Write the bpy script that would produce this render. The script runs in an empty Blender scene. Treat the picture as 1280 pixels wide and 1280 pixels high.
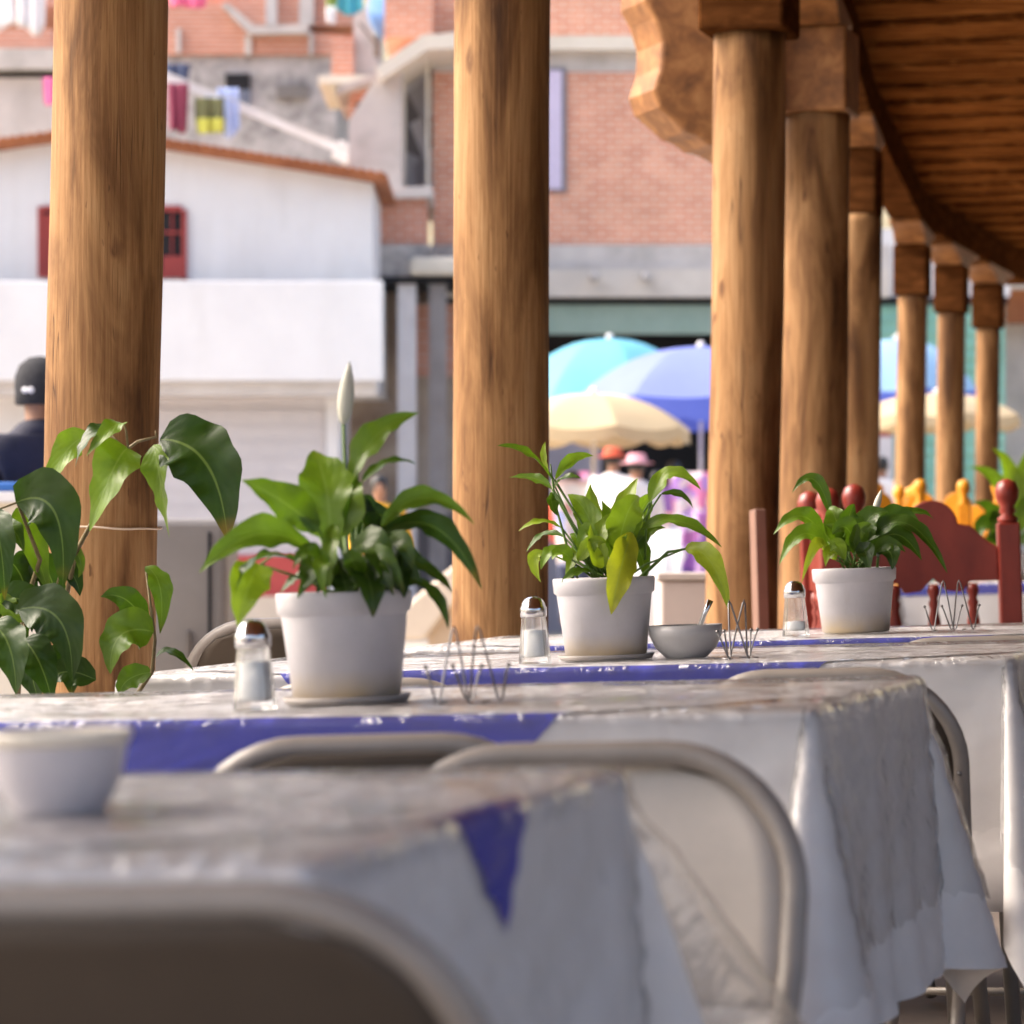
import bpy, bmesh, math, random
import numpy as np
from mathutils import Vector, Matrix, noise as mnoise
R = math.radians
random.seed(7)
SC = bpy.context.scene
COL = SC.collection

# ------------------------------------------------------------------ camera, sky, sun, exposure
F = 3890.0                      # focal length in pixels of a 1280 px wide frame
CAMZ, HY = 0.938, 698.0         # lens height, horizon row
cam_d = bpy.data.cameras.new('camera')
cam = bpy.data.objects.new('camera', cam_d); COL.objects.link(cam)
cam.location = (0, 0, CAMZ); cam.rotation_euler = (R(90), 0, 0)
cam_d.sensor_width = 36; cam_d.lens = 36 * F / 1280
cam_d.shift_y = (HY - 640) / 1280
cam_d.clip_start = .05; cam_d.clip_end = 600
cam_d.dof.use_dof = True; cam_d.dof.focus_distance = 5.7; cam_d.dof.aperture_fstop = 6.0
cam_d.dof.aperture_blades = 7
SC.camera = cam
SUN_EL, SUN_AZ = 46, 0
wd = bpy.data.worlds.new('World'); SC.world = wd; wd.use_nodes = True
nt = wd.node_tree; bg = nt.nodes['Background']
sky = nt.nodes.new('ShaderNodeTexSky'); sky.sky_type = 'NISHITA'; sky.sun_disc = False
sky.sun_elevation = R(SUN_EL); sky.dust_density = 9.0; sky.air_density = 1.0; sky.ozone_density = 1.5
nt.links.new(sky.outputs[0], bg.inputs[0]); bg.inputs[1].default_value = 0.15
sl = bpy.data.lights.new('sun', 'SUN'); sl.energy = 0.5; sl.angle = R(45); sl.color = (1, .97, .94)
sun = bpy.data.objects.new('sun', sl); COL.objects.link(sun)
sd = Vector((0.67, -0.12, -0.72)).normalized()
sun.rotation_euler = sd.to_track_quat('-Z', 'Y').to_euler()
sky.sun_rotation = math.atan2(-sd.x, -sd.y)
SC.view_settings.view_transform = 'Standard'; SC.view_settings.look = 'None'
SC.view_settings.exposure = 1.80; SC.view_settings.gamma = 1.0
SC.cycles.use_denoising = True
SC.cycles.max_bounces = 10; SC.cycles.transparent_max_bounces = 16
SC.cycles.sample_clamp_indirect = 6.0

# ------------------------------------------------------------------ helpers
def PX(x, Y): return (x - 640) / F * Y
def PZ(y, Y): return CAMZ - (y - HY) / F * Y
def W(x, y, Y): return Vector((PX(x, Y), Y, PZ(y, Y)))

class MB:
    def __init__(self): self.v = []; self.f = []; self.a = []; self.smooth = []
    def add(self, vs, fs, at=None, sm=True):
        o = len(self.v); self.v += [tuple(p) for p in vs]
        self.a += at if at else [(0.0, 0.0, 0.0)] * len(vs)
        self.f += [tuple(i + o for i in f) for f in fs]; self.smooth += [sm] * len(fs)
    def box(self, c, s, rz=0, M=None):
        x, y, z = s[0] / 2, s[1] / 2, s[2] / 2
        vs = [Vector((i * x, j * y, k * z)) for k in (-1, 1) for j in (-1, 1) for i in (-1, 1)]
        m = M if M is not None else Matrix.Rotation(rz, 3, 'Z')
        self.add([m @ p + Vector(c) for p in vs], [(0, 2, 3, 1), (4, 5, 7, 6), (0, 1, 5, 4), (1, 3, 7, 5), (3, 2, 6, 7), (2, 0, 4, 6)], sm=False)
        return self
    def boxpx(self, x0, x1, y0, y1, Y, d):
        a, b = PX(x0, Y), PX(x1, Y); t, u = PZ(y0, Y), PZ(y1, Y)
        return self.box(((a + b) / 2, Y + d / 2, (t + u) / 2), (b - a, d, t - u))
    def beam(self, p, q, w, h):
        p, q = Vector(p), Vector(q); d = (q - p); L = d.length; d.normalize()
        s = d.cross(Vector((0, 0, 1)))
        s = s.normalized() if s.length > 1e-4 else Vector((1, 0, 0))
        n = s.cross(d)
        m = Matrix((s, d, n)).transposed()
        return self.box((p + q) / 2, (w, L, h), M=m)
    def tube(self, pts, r, seg=10, caps=True):
        pts = [Vector(p) for p in pts]; n = len(pts)
        rs = r if isinstance(r, (list, tuple)) else [r] * n
        t0 = (pts[1] - pts[0]).normalized()
        nn = t0.orthogonal().normalized(); vs = []
        for i, p in enumerate(pts):
            t = (pts[min(i + 1, n - 1)] - pts[max(i - 1, 0)]).normalized()
            nn = (nn - t * nn.dot(t)); nn = nn.normalized() if nn.length > 1e-6 else t.orthogonal().normalized()
            b = t.cross(nn)
            for k in range(seg):
                an = 2 * math.pi * k / seg
                vs.append(p + (nn * math.cos(an) + b * math.sin(an)) * rs[i])
        fs = [(i * seg + k, i * seg + (k + 1) % seg, (i + 1) * seg + (k + 1) % seg, (i + 1) * seg + k) for i in range(n - 1) for k in range(seg)]
        if caps: fs += [tuple(reversed(range(seg))), tuple((n - 1) * seg + k for k in range(seg))]
        self.add(vs, fs); return self
    def lathe(self, prof, seg=32, c=(0, 0, 0), wob=None):
        vs = []; fs = []; n = len(prof)
        for i, (r, z) in enumerate(prof):
            for k in range(seg):
                an = 2 * math.pi * k / seg; rr = r * (wob(an, z) if wob else 1)
                vs.append((c[0] + rr * math.cos(an), c[1] + rr * math.sin(an), c[2] + z))
        for i in range(n - 1):
            for k in range(seg):
                fs.append((i * seg + k, i * seg + (k + 1) % seg, (i + 1) * seg + (k + 1) % seg, (i + 1) * seg + k))
        if prof[0][0] > 1e-5: fs.append(tuple(reversed(range(seg))))
        if prof[-1][0] > 1e-5: fs.append(tuple((n - 1) * seg + k for k in range(seg)))
        self.add(vs, fs); return self
    def prism(self, poly, ext):
        """poly: list of 3-D points (planar), ext: extrusion vector"""
        n = len(poly); e = Vector(ext)
        vs = [Vector(p) for p in poly] + [Vector(p) + e for p in poly]
        fs = [tuple(range(n)), tuple(reversed(range(n, 2 * n)))] + [(i, i + n, (i + 1) % n + n, (i + 1) % n) for i in range(n)]
        self.add(vs, fs, sm=False); return self
    def grid(self, P, nu, nv, at=None):
        o = [(j * nu + i, j * nu + i + 1, (j + 1) * nu + i + 1, (j + 1) * nu + i) for j in range(nv - 1) for i in range(nu - 1)]
        self.add(P, o, at); return self
    def ball(self, c, r, s=(1, 1, 1), seg=14):
        n = 9; pr = [(max(1e-6, r * math.sin(math.pi * i / (n - 1))), -r * math.cos(math.pi * i / (n - 1))) for i in range(n)]
        vs = []; fs = []
        for i, (rr, z) in enumerate(pr):
            for k in range(seg):
                an = 2 * math.pi * k / seg
                vs.append((c[0] + rr * math.cos(an) * s[0], c[1] + rr * math.sin(an) * s[1], c[2] + z * s[2]))
        for i in range(n - 1):
            for k in range(seg): fs.append((i * seg + k, i * seg + (k + 1) % seg, (i + 1) * seg + (k + 1) % seg, (i + 1) * seg + k))
        self.add(vs, fs); return self
    def build(self, name, mat, parent=None, bevel=0, recalc=True, solid=0):
        me = bpy.data.meshes.new(name); me.from_pydata(self.v, [], self.f)
        at = me.attributes.new('lf', 'FLOAT_VECTOR', 'POINT')
        at.data.foreach_set('vector', np.array(self.a, dtype=np.float32).ravel())
        me.polygons.foreach_set('use_smooth', self.smooth)
        if recalc:
            bm = bmesh.new(); bm.from_mesh(me); bmesh.ops.recalc_face_normals(bm, faces=bm.faces); bm.to_mesh(me); bm.free()
        me.materials.append(mat); me.update()
        o = bpy.data.objects.new(name, me); COL.objects.link(o)
        if parent: o.parent = parent
        if solid:
            s = o.modifiers.new('solid', 'SOLIDIFY'); s.thickness = solid; s.offset = 0
        if bevel:
            b = o.modifiers.new('bevel', 'BEVEL'); b.width = bevel; b.segments = 2; b.limit_method = 'ANGLE'; b.angle_limit = R(40)
        return o

def tag(o, label=None, cat=None, group=None, kind=None):
    if label: o['label'] = label
    if cat: o['category'] = cat
    if group: o['group'] = group
    if kind: o['kind'] = kind
    return o
def thing(name, label, cat, loc=(0, 0, 0), rz=0, group=None, M=None):
    o = bpy.data.objects.new(name, None); COL.objects.link(o); o.empty_display_size = .1
    if M is not None: o.matrix_world = M
    else: o.location = loc; o.rotation_euler = (0, 0, rz)
    return tag(o, label, cat, group)
def dup(root, label, M=None, loc=None, rz=0, group=None):
    r = root.copy(); COL.objects.link(r); r['label'] = label
    if M is not None: r.matrix_world = M
    else: r.location = loc; r.rotation_euler = (0, 0, rz)
    if group: r['group'] = group
    def kids(src, dst):
        for ch in list(src.children):
            c = ch.copy(); COL.objects.link(c); c.parent = dst; kids(ch, c)
    kids(root, r); return r

# ------------------------------------------------------------------ materials
class Mat:
    def __init__(self, name, rough=.6, spec=.5, metal=0, color=(.5, .5, .5)):
        self.m = bpy.data.materials.new(name); self.m.use_nodes = True
        self.t = self.m.node_tree; self.b = self.t.nodes['Principled BSDF']; self.out = self.t.nodes['Material Output']
        self.b.inputs['Roughness'].default_value = rough; self.b.inputs['Metallic'].default_value = metal
        self.b.inputs['Specular IOR Level'].default_value = spec
        self.b.inputs['Base Color'].default_value = (*color, 1)
        self._co = None
    def n(self, t, **k):
        nd = self.t.nodes.new(t)
        for a, b in k.items(): setattr(nd, a, b)
        return nd
    def l(self, a, b): self.t.links.new(a, b)
    def co(self, scale=(1, 1, 1), which='Object'):
        c = self.n('ShaderNodeTexCoord'); m = self.n('ShaderNodeMapping'); m.inputs['Scale'].default_value = scale
        oi = self.n('ShaderNodeObjectInfo'); mu = self.n('ShaderNodeMath', operation='MULTIPLY'); mu.inputs[1].default_value = 37.0
        self.l(oi.outputs['Random'], mu.inputs[0]); self.l(c.outputs[which], m.inputs['Vector'])
        ad = self.n('ShaderNodeVectorMath', operation='ADD'); self.l(m.outputs[0], ad.inputs[0]); self.l(mu.outputs[0], ad.inputs[1])
        return ad.outputs[0]
    def noise(self, vec, scale=5, detail=4, rough=.6, dist=0):
        n = self.n('ShaderNodeTexNoise'); n.inputs['Scale'].default_value = scale; n.inputs['Detail'].default_value = detail
        n.inputs['Roughness'].default_value = rough; n.inputs['Distortion'].default_value = dist
        self.l(vec, n.inputs['Vector']); return n.outputs['Fac']
    def ramp(self, fac, stops):
        r = self.n('ShaderNodeValToRGB'); e = r.color_ramp.elements
        while len(e) < len(stops): e.new(.5)
        for el, (p, c) in zip(e, stops): el.position = p; el.color = (*c, 1) if len(c) == 3 else c
        self.l(fac, r.inputs['Fac']); return r.outputs['Color']
    def mix(self, a, b, fac, mode='MIX'):
        m = self.n('ShaderNodeMix', data_type='RGBA', blend_type=mode)
        for s, i in ((fac, m.inputs[0]), (a, m.inputs[6]), (b, m.inputs[7])):
            if isinstance(s, (int, float)): i.default_value = s
            elif isinstance(s, tuple): i.default_value = (*s, 1)
            else: self.l(s, i)
        return m.outputs[2]
    def color(self, s): self.l(s, self.b.inputs['Base Color']); return self
    def rough(self, s): self.l(s, self.b.inputs['Roughness']); return self
    def bump(self, h, st=.3, dist=.01, to='Normal'):
        b = self.n('ShaderNodeBump'); b.inputs['Strength'].default_value = st; b.inputs['Distance'].default_value = dist
        self.l(h, b.inputs['Height']); self.l(b.outputs[0], self.b.inputs[to]); return b.outputs[0]

def m_mottle(name, c1, c2, scale=4, rough=.7, bump=.15, spec=.4, stretch=(1, 1, 1), c3=None, metal=0):
    M = Mat(name, rough, spec, metal)
    v = M.co(stretch); a = M.noise(v, scale, 6, .65)
    st = [(.3, c1), (.7, c2)] if c3 is None else [(.25, c1), (.5, c2), (.75, c3)]
    M.color(M.ramp(a, st))
    if bump: M.bump(M.noise(v, scale * 8, 4), bump, .01)
    return M.m
def m_plain(name, c, rough=.5, spec=.5, metal=0): 
    return m_mottle(name, tuple(x * .9 for x in c), tuple(min(1, x * 1.08) for x in c), 14, rough, .04, spec, metal=metal)

def m_log():
    M = Mat('log_wood', .66, .22)
    v = M.co((1, 1, 1))
    def sc(s):
        m = M.n('ShaderNodeMapping'); m.inputs['Scale'].default_value = s; M.l(v, m.inputs['Vector']); return m.outputs[0]
    big = M.noise(sc((5, 5, .9)), 1.6, 5, .6, .6)
    base = M.ramp(big, [(.30, (.06, .025, .009)), (.42, (.17, .082, .029)), (.55, (.33, .18, .074)), (.80, (.47, .295, .145))])
    fine = M.noise(sc((60, 60, 1.6)), 2.2, 5, .7, .3)
    base = M.mix(base, M.ramp(fine, [(.3, (.50, .38, .28)), (.62, (1, 1, 1))]), .75, 'MULTIPLY')
    # knots and dark flecks
    vo = M.n('ShaderNodeTexVoronoi'); vo.inputs['Scale'].default_value = 4.2; vo.inputs['Randomness'].default_value = 1
    d = M.noise(sc((20, 20, 7)), 1.5, 3); ad = M.n('ShaderNodeVectorMath', operation='ADD')
    M.l(sc((2.2, 2.2, 1.0)), ad.inputs[0])
    dm = M.n('ShaderNodeMath', operation='MULTIPLY'); dm.inputs[1].default_value = .12; M.l(d, dm.inputs[0]); M.l(dm.outputs[0], ad.inputs[1])
    M.l(ad.outputs[0], vo.inputs['Vector'])
    kn = M.ramp(vo.outputs['Distance'], [(.045, (1, 1, 1)), (.16, (0, 0, 0))])
    base = M.mix(base, (.10, .04, .014), M.mix((0, 0, 0), kn, .9))
    fl = M.noise(sc((34, 34, 9)), 2.6, 2, .5)
    base = M.mix(base, (.09, .038, .014), M.ramp(fl, [(.70, (0, 0, 0)), (.78, (.75, .75, .75))]))
    ck = M.noise(sc((15, 15, .55)), 2.4, 2, .45, .4); ckm = M.ramp(ck, [(.487, (0, 0, 0)), (.5, (1, 1, 1)), (.513, (0, 0, 0))])
    ckz = M.ramp(M.noise(sc((3, 3, 1.1)), 2.0, 2), [(.52, (0, 0, 0)), (.62, (.85, .85, .85))]); cm_ = M.mix((0, 0, 0), ckm, ckz)
    base = M.mix(base, (.05, .02, .008), cm_)
    M.color(base)
    M.bump(M.mix(M.mix(fine, big, .35), (0, 0, 0), cm_), .45, .007)
    return M.m
def m_plank(name, dark, mid, light, along=(1.2, 14, 14), rough=.6, spec=.35):
    M = Mat(name, rough, spec); v = M.co(along)
    g = M.noise(v, 2.2, 6, .65, .5)
    M.color(M.ramp(g, [(.25, dark), (.5, mid), (.75, light)])); M.bump(g, .3, .006); return M.m
def m_brick(name, c1, c2, mort, sc=1.0, stain=.35):
    M = Mat(name, .85, .25)
    c = M.n('ShaderNodeTexCoord'); s = M.n('ShaderNodeSeparateXYZ'); M.l(c.outputs['Object'], s.inputs[0])
    a = M.n('ShaderNodeMath', operation='ADD'); M.l(s.outputs[0], a.inputs[0]); M.l(s.outputs[1], a.inputs[1])
    cb = M.n('ShaderNodeCombineXYZ'); M.l(a.outputs[0], cb.inputs[0]); M.l(s.outputs[2], cb.inputs[1])
    b = M.n('ShaderNodeTexBrick'); M.l(cb.outputs[0], b.inputs['Vector'])
    b.inputs['Scale'].default_value = sc; b.inputs['Mortar Size'].default_value = .010; b.inputs['Brick Width'].default_value = .26
    b.inputs['Row Height'].default_value = .085; b.inputs['Color1'].default_value = (*c1, 1); b.inputs['Color2'].default_value = (*c2, 1)
    b.inputs['Mortar'].default_value = (*mort, 1); b.inputs['Bias'].default_value = 0
    n = M.noise(c.outputs['Object'], 1.1, 6, .7)
    M.color(M.mix(b.outputs['Color'], M.ramp(n, [(.3, (.62, .58, .55)), (.65, (1.05, 1.02, 1))]), stain, 'MULTIPLY'))
    M.bump(b.outputs['Fac'], .4, .01); M.t.nodes[-1].invert = True
    return M.m
def m_leaf(name='leaf'):
    M = Mat(name, .38, .35)
    at = M.n('ShaderNodeAttribute', attribute_name='lf'); s = M.n('ShaderNodeSeparateXYZ'); M.l(at.outputs['Vector'], s.inputs[0])
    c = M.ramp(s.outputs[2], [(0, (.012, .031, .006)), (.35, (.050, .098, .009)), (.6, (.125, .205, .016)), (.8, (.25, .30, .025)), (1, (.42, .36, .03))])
    ab = M.n('ShaderNodeMath', operation='ABSOLUTE'); M.l(s.outputs[0], ab.inputs[0])
    rib = M.ramp(ab.outputs[0], [(.02, (1, 1, 1)), (.06, (0, 0, 0))])
    # side veins
    w = M.n('ShaderNodeMath', operation='MULTIPLY'); w.inputs[1].default_value = 46; M.l(s.outputs[1], w.inputs[0])
    w2 = M.n('ShaderNodeMath', operation='MULTIPLY'); w2.inputs[1].default_value = -16; M.l(ab.outputs[0], w2.inputs[0])
    w3 = M.n('ShaderNodeMath', operation='ADD'); M.l(w.outputs[0], w3.inputs[0]); M.l(w2.outputs[0], w3.inputs[1])
    w4 = M.n('ShaderNodeMath', operation='SINE'); M.l(w3.outputs[0], w4.inputs[0])
    v = M.co((1, 1, 1)); nz = M.noise(v, 22, 4, .6)
    c = M.mix(c, M.ramp(nz, [(.3, (.65, .7, .6)), (.7, (1.25, 1.2, 1.1))]), .6, 'MULTIPLY')
    c = M.mix(c, (.22, .30, .10), M.mix((0, 0, 0), rib, .30))
    br = M.ramp(M.mix(s.outputs[1], nz, .12), [(.83, (0, 0, 0)), (.90, (1, 1, 1))]); oi = M.noise(M.co((1, 1, 1)), 9, 2)
    c = M.mix(c, (.16, .09, .02), M.mix((0, 0, 0), br, M.ramp(oi, [(.52, (0, 0, 0)), (.66, (.6, .6, .6))])))
    M.color(c); M.bump(w4.outputs[0], .12, .001)
    tr = M.n('ShaderNodeBsdfTranslucent'); M.l(M.mix(c, (.9, 1.3, .25), .5, 'MULTIPLY'), tr.inputs['Color'])
    c2 = M.n('ShaderNodeBsdfTranslucent')
    M.l(M.mix(c, (2.0, 2.2, .8), 1.0, 'MULTIPLY'), tr.inputs['Color'])
    ms = M.n('ShaderNodeMixShader'); ms.inputs[0].default_value = .27
    M.l(M.b.outputs[0], ms.inputs[1]); M.l(tr.outputs[0], ms.inputs[2]); M.l(ms.outputs[0], M.out.inputs['Surface'])
    return M.m
def m_plastic():
    M = Mat('clear_vinyl', .1, .5); v = M.co((1, 1, 1))
    tc = M.n('ShaderNodeTexCoord'); sp = M.n('ShaderNodeSeparateXYZ'); M.l(tc.outputs['Object'], sp.inputs[0])
    flat = M.n('ShaderNodeMapRange'); flat.inputs[1].default_value = .735; flat.inputs[2].default_value = .75; M.l(sp.outputs[2], flat.inputs[0])
    fr0 = M.n('ShaderNodeFresnel'); fr0.inputs['IOR'].default_value = 1.45
    sc = M.n('ShaderNodeMapRange'); sc.inputs[3].default_value = .55; sc.inputs[4].default_value = .80; M.l(flat.outputs[0], sc.inputs[0])
    fr = M.n('ShaderNodeMath', operation='MULTIPLY'); M.l(fr0.outputs[0], fr.inputs[0]); M.l(sc.outputs[0], fr.inputs[1])
    gl = M.n('ShaderNodeBsdfGlossy'); rg = M.n('ShaderNodeMapRange'); rg.inputs[3].default_value = .20; rg.inputs[4].default_value = .05
    M.l(flat.outputs[0], rg.inputs[0]); M.l(rg.outputs[0], gl.inputs['Roughness'])
    bp = M.n('ShaderNodeBump'); bp.inputs['Strength'].default_value = 1.0; bp.inputs['Distance'].default_value = .026
    h = M.noise(v, 16, 3, .55, 1.2); pm = M.ramp(M.noise(v, 4.5, 2, .5, .5), [(.40, (.25, .25, .25)), (.52, (1, 1, 1))])
    hm = M.n('ShaderNodeMath', operation='MULTIPLY'); M.l(h, hm.inputs[0]); M.l(pm, hm.inputs[1])
    s2 = M.n('ShaderNodeMapRange'); s2.inputs[3].default_value = .22; s2.inputs[4].default_value = 1; M.l(flat.outputs[0], s2.inputs[0])
    h2 = M.n('ShaderNodeMath', operation='MULTIPLY'); M.l(hm.outputs[0], h2.inputs[0]); M.l(s2.outputs[0], h2.inputs[1]); M.l(h2.outputs[0], bp.inputs['Height'])
    M.l(bp.outputs[0], gl.inputs['Normal']); M.l(bp.outputs[0], fr0.inputs['Normal'])
    tp = M.n('ShaderNodeBsdfTransparent'); tp.inputs[0].default_value = (.97, .97, .97, 1)
    df = M.n('ShaderNodeBsdfTranslucent'); df.inputs[0].default_value = (.85, .85, .86, 1)
    d2 = M.n('ShaderNodeBsdfDiffuse'); d2.inputs[0].default_value = (.8, .79, .8, 1)
    hz = M.n('ShaderNodeMixShader'); hz.inputs[0].default_value = .5; M.l(df.outputs[0], hz.inputs[1]); M.l(d2.outputs[0], hz.inputs[2])
    m1 = M.n('ShaderNodeMixShader'); m1.inputs[0].default_value = .13; M.l(tp.outputs[0], m1.inputs[1]); M.l(hz.outputs[0], m1.inputs[2])
    m2 = M.n('ShaderNodeMixShader'); M.l(fr.outputs[0], m2.inputs[0]); M.l(m1.outputs[0], m2.inputs[1]); M.l(gl.outputs[0], m2.inputs[2])
    M.l(m2.outputs[0], M.out.inputs['Surface']); return M.m
def m_glass():
    M = Mat('clear_glass', .03, .5, color=(.97, .98, .98)); M.b.inputs['Transmission Weight'].default_value = 1; M.b.inputs['IOR'].default_value = 1.45
    tp = M.n('ShaderNodeBsdfTransparent'); ms = M.n('ShaderNodeMixShader'); ms.inputs[0].default_value = .80
    M.l(M.b.outputs[0], ms.inputs[2]); M.l(tp.outputs[0], ms.inputs[1]); M.l(ms.outputs[0], M.out.inputs['Surface'])
    return M.m
def m_cloth(name, c, rough=.8, var=.12):
    M = Mat(name, rough, .3); v = M.co((1, 1, 1)); n = M.noise(v, 9, 5, .6)
    M.color(M.ramp(n, [(.3, tuple(x * (1 - var) for x in c)), (.7, c)]))
    M.bump(M.noise(v, 700, 2), .15, .001); return M.m
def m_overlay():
    M = Mat('blue_cloth_painted_glare', .6, .3); at = M.n('ShaderNodeAttribute', attribute_name='lf'); s = M.n('ShaderNodeSeparateXYZ'); M.l(at.outputs['Vector'], s.inputs[0])
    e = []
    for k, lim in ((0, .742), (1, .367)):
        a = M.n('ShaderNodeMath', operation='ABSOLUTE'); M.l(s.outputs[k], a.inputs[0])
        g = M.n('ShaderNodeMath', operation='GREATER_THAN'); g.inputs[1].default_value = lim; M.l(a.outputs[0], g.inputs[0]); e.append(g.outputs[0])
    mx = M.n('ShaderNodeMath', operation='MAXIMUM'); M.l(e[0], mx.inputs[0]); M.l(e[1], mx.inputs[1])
    M.color(M.mix((.80, .79, .81), (.008, .018, .40), mx.outputs[0])); return M.m  # table-top reflection painted as a white centre on the blue cloth
def m_patches(name, cols, scale=6):
    M = Mat(name, .85, .2); vo = M.n('ShaderNodeTexVoronoi'); vo.inputs['Scale'].default_value = scale
    M.l(M.co((1, 1, 1)), vo.inputs['Vector']); s = M.n('ShaderNodeSeparateXYZ'); M.l(vo.outputs['Color'], s.inputs[0])
    k = len(cols); r = M.ramp(s.outputs[0], [(i / k, c) for i, c in enumerate(cols)])
    for nd in M.t.nodes:
        if nd.type == 'VALTORGB': nd.color_ramp.interpolation = 'CONSTANT'
    M.color(r); return M.m

LOG = m_log()
TIMBER = m_plank('carved_timber', (.09, .034, .011), (.24, .10, .030), (.42, .20, .07), (5, 5, 5))
BEAMW = m_plank('dark_beam', (.03, .010, .003), (.075, .028, .009), (.15, .058, .019), (3, 3, 9), .95, .0)
CEIL = m_plank('ceiling_board', (.035, .011, .003), (.15, .052, .013), (.38, .155, .044), (1.2, 9, 9), .95, .0)
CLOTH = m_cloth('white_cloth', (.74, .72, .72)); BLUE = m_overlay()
VINYL = m_plastic(); GLASS = m_glass(); LEAF = m_leaf()
TAUPE = m_plain('taupe_paint', (.235, .205, .18), .38, .5)
PANEL_F = m_plain('beige_panel', (.43, .385, .34), .5, .4); PANEL_SHADE = m_plain('shaded_panel', (.062, .046, .033), .6, .2)
def m_pot():
    M = Mat('pot_plastic', .48, .4); v = M.co((1, 1, 1)); c = M.ramp(M.noise(v, 9, 5, .6), [(.3, (.40, .385, .405)), (.7, (.49, .47, .49))])
    tc = M.n('ShaderNodeTexCoord'); sp = M.n('ShaderNodeSeparateXYZ'); M.l(tc.outputs['Object'], sp.inputs[0])
    mr = M.n('ShaderNodeMapRange'); mr.inputs[1].default_value = .045; mr.inputs[2].default_value = .008; M.l(sp.outputs[2], mr.inputs[0])
    nz = M.noise(v, 16, 4, .6); mm = M.n('ShaderNodeMath', operation='MULTIPLY'); M.l(mr.outputs[0], mm.inputs[0]); M.l(M.ramp(nz, [(.3, (.35, .35, .35)), (.65, (1, 1, 1))]), mm.inputs[1])
    c = M.mix(c, (.52, .41, .25), mm.outputs[0])
    sm = M.ramp(M.noise(M.co((26, 26, 5)), 2, 4, .6), [(.62, (0, 0, 0)), (.75, (.28, .28, .28))]); M.color(M.mix(c, (.36, .31, .26), sm)); return M.m
POT = m_pot()
SAUCER = m_plain('saucer_plastic', (.30, .27, .25), .5)
SOIL = m_mottle('soil', (.03, .02, .014), (.09, .06, .04), 60, .9, .8)
STEM = m_mottle('stem', (.06, .13, .02), (.13, .22, .04), 20, .45, .05)
BARK = m_mottle('woody_stem', (.12, .09, .04), (.24, .19, .09), 40, .6, .2)
SPATHE = m_mottle('spathe', (.42, .43, .34), (.58, .57, .49), 20, .5, .03)
STEEL = m_plain('chrome', (.62, .62, .63), .18, .5, 1.0); WIRE = m_plain('dark_wire', (.20, .19, .19), .3, .5, 1.0)
SALT = m_mottle('salt', (.80, .80, .80), (.88, .88, .88), 90, .9, .4)
BOWLW = m_mottle('cream_glaze', (.66, .60, .50), (.74, .68, .58), 6, .3, .02); BOWLG = m_plain('grey_plastic', (.40, .39, .39), .35)
REDP = m_mottle('red_stain', (.15, .018, .012), (.25, .035, .022), 9, .32, .1, .5, (1, 1, .4))
YELP = m_mottle('yellow_paint', (.62, .24, .008), (.72, .31, .014), 8, .4, .05)
def m_wall():
    M = Mat('white_plaster', .88, .2); v = M.co((1, 1, 1)); c = M.ramp(M.noise(v, .9, 6, .65), [(.3, (.64, .64, .66)), (.7, (.72, .72, .735))])
    st = M.ramp(M.noise(M.co((.9, .9, .16)), 1.8, 5, .6), [(.50, (1, 1, 1)), (.74, (.80, .785, .76))]); c = M.mix(c, st, .55, 'MULTIPLY')
    M.color(c); M.bump(M.noise(v, 8, 4), .1, .01); return M.m
WALLW = m_wall()
WALLL = m_mottle('lilac_steel', (.52, .50, .52), (.58, .56, .58), 1.2, .6, .03, .3)
CREAM = m_mottle('cream_paint', (.62, .57, .48), (.72, .67, .58), 1.0, .8, .1, .2)
CONC = m_mottle('concrete', (.36, .34, .32), (.52, .49, .47), 1.6, .9, .3, .2, c3=(.60, .57, .54))
CONCD = m_mottle('stained_concrete', (.13, .125, .12), (.42, .40, .39), 2.6, .9, .3, .2, c3=(.60, .57, .56))
BRICK = m_brick('pink_brick', (.66, .265, .165), (.76, .37, .245), (.74, .62, .53), 1.0, .5)
BRICKR = m_brick('red_brick', (.56, .23, .15), (.64, .29, .20), (.58, .48, .42))
TILE = m_mottle('terracotta', (.22, .075, .035), (.42, .17, .08), 3, .8, .3, .25)
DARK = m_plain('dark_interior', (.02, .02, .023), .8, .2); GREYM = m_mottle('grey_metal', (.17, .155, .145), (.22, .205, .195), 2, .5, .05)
REDW = m_mottle('red_wall', (.42, .06, .055), (.50, .085, .075), 2, .7, .1); REDF = m_plain('red_frame', (.30, .035, .03), .5)
POSTM = m_mottle('pale_post', (.58, .56, .58), (.70, .68, .70), 2, .8, .1)
GREENS = m_mottle('green_steel', (.30, .42, .37), (.38, .50, .45), 2, .55, .05); GREEND = m_mottle('bright_green_steel', (.20, .44, .36), (.28, .54, .46), 2, .55, .05)
ASPH = m_mottle('street_paving', (.36, .32, .27), (.52, .46, .38), 1.2, .9, .4, .2); FLOORM = m_mottle('floor_cement', (.10, .08, .07), (.16, .13, .11), 3, .6, .1)
BLOCKWALL = m_mottle('sky_block_wall', (.08, .05, .035), (.12, .08, .055), 2, .8, .1)

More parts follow.
